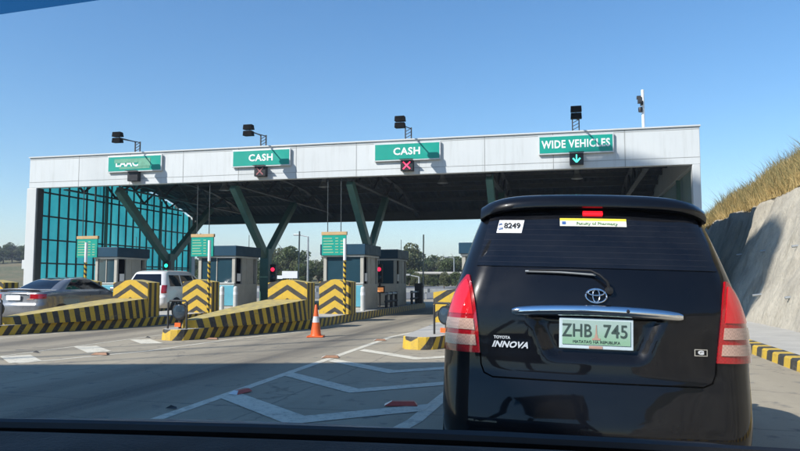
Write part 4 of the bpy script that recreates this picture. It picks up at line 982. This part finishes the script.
for k in range(5):
    a=k*1.3; trunkm.tube([(0,0,2.0+k*.4),(math.cos(a)*1.0,math.sin(a)*1.0,3.2+k*.4),(math.cos(a)*1.7,math.sin(a)*1.7,4.1+k*.4)],.09,6,r2=.02)
tproto=trunkm.build('trunk',M['bark']); tm=tproto.data; bpy.data.objects.remove(tproto)
def tree(x,y,s,k,lb,grp='trees beyond the toll plaza',sz=1.):
    e=empty('broadleaf_tree',(x,y,terrain_h(x,y)),random.random()*6.28,lb,'tree',grp); e.scale=(s,s,s*sz)
    o=bpy.data.objects.new('trunk',tm); COL.objects.link(o); o.parent=e
    o=bpy.data.objects.new('crown',kinds[k]); COL.objects.link(o); o.parent=e
TL='bushy green tree in the wooded belt beyond the toll booths'
A_=R(13.5)
def fromcam(px,Z):
    X=(px-400)/700*Z; return X*math.cos(A_)-Z*math.sin(A_), X*math.sin(A_)+Z*math.cos(A_)
rr=random.Random(4)
for i in range(74):
    px=150+i*6.6+rr.uniform(-3,3); Z=rr.uniform(82,118)
    x,y=fromcam(px,Z); s=rr.uniform(.48,.80)*(.92 if px<250 else 1)
    if 395<px<415: s*=1.1
    tree(x,y,s,rr.randrange(5),TL)
x,y=fromcam(411,88); tree(x,y,.80,3,'taller thin topped tree right of the rear booth',sz=1.1)
x,y=fromcam(290,90); tree(x,y,.92,0,'rounded taller tree between the middle and front booths')
for i in range(60):
    px=-70+i*2.6+rr.uniform(-2,2); Z=rr.uniform(150,185); x,y=fromcam(px,Z); tree(x,y,rr.uniform(.45,.68),rr.randrange(5),'dark bushy tree on the hill beyond the left end of the canopy','trees on the far left hill')
for i in range(26):
    px=380+i*4+rr.uniform(-3,3); Z=rr.uniform(62,78); x,y=fromcam(px,Z); tree(x,y,rr.uniform(.18,.35),rr.randrange(5),'low roadside shrub beyond the far road','low shrubs beside the far road')
# lamp posts, sign and pipe gantry far behind
def lamp_post(x,y,h,lb):
    e=empty('street_lamp',(x,y,max(0,terrain_h(x,y))),0,lb,'street lamp','street lamps beyond the plaza')
    m=MB(); m.tube([(0,0,0),(0,0,h)],.09,8,r2=.06); m.tube([(0,0,h-.02),(-.7,0,h+.12)],.04,6); m.build('post',M['galv'],e,smooth=50); m=MB(); m.box(-1.15,-.65,-.12,.12,h+.08,h+.2); m.build('lamp_head',M['galv'],e,bevel=.02)
for px,Z,h,lb in ((308,52,4.6,'slim street lamp between the middle and front booths'),(454,80,3.2,'slim street lamp just left of the black van'),(419,50,1.6,'short pale post beyond the rear booth')):
    x,y=fromcam(px,Z); lamp_post(x,y,h,lb)
x,y=fromcam(290,64); e=empty('road_sign',(x,y,0),R(13),'small white road sign on a post between the booths, far off','sign')
m=MB(); m.box(-.7,.7,-.03,.03,1.55,2.2); m.box(-1.5,-.65,-.025,.025,1.5,1.8); m.build('sign_panel',M['white'],e); m=MB(); m.tube([(0,.06,0),(0,.06,1.9)],.05); m.build('post',M['galv'],e)
x,y=fromcam(440,72); e=empty('pipe_bridge',(x,y,0),R(8),'long pale elevated pipe crossing the far trees left of the black van','pipe')
m=MB(); m.tube([(-2.6,0,2.1),(9,0,2.05)],.16,10); m.build('pipe',M['walk'],e,smooth=50)
for a in (-2.2,1.0,4.2,7.4): m=MB(); m.beam((a,0,-.2),(a,0,1.95),.22,.22); m.build('support',M['walk'],e)
# striped kerb barrier far left and roadside guard rail beyond
e=empty('median_barrier',(-40,36,0),0,'low yellow and black barrier far off at the left edge','barrier')
m=MB(); m.box(-14,13.5,0,.4,0,.95); bar=m.build('barrier_wall',None,e) if 0 else None
st=NT('far barrier paint'); tc=st.n('ShaderNodeTexCoord'); sp=st.n('ShaderNodeSeparateXYZ'); st.l(tc.outputs['Object'],sp.inputs[0]); f=st.math('FRACT',st.math('DIVIDE',sp.outputs[0],1.4)); st.set(st.mix(st.ramp(f,.5,.51),(.06,.05,.04),(.55,.38,.05)),.7); m.build('barrier_wall',st.m,e)
for a,b,y,lb in ((-30,26,49.6,'far roadside guard rail behind the booths'),):
    e=empty('roadside_guard_rail',(0,y,0),0,lb,'guard rail')
    m=MB(); m.box(a,b,-.03,.03,.48,.75); m.build('rail',M['galv'],e)
    m=MB()
    for x in np.arange(a,b,2.5): m=MB(); m.box(x-.05,x+.05,.04,.14,0,.7); m.build('post',M['galv'],e)

# ------------------------------------------------------------------ thin air between the near things and the far trees
hz=NT('thin air'); pv=hz.n('ShaderNodeVolumePrincipled'); pv.inputs['Color'].default_value=(.80,.88,1,1); pv.inputs['Density'].default_value=.0008; pv.inputs['Anisotropy'].default_value=.2
for l_ in list(hz.t.links): hz.t.links.remove(l_)
hz.l(pv.outputs[0],hz.out.inputs['Volume'])
m=MB(); m.box(-620,620,-420,1220,-12,50); tag(m.build('haze',hz.m),'thin pale air over the whole plaza','haze',kind='stuff')
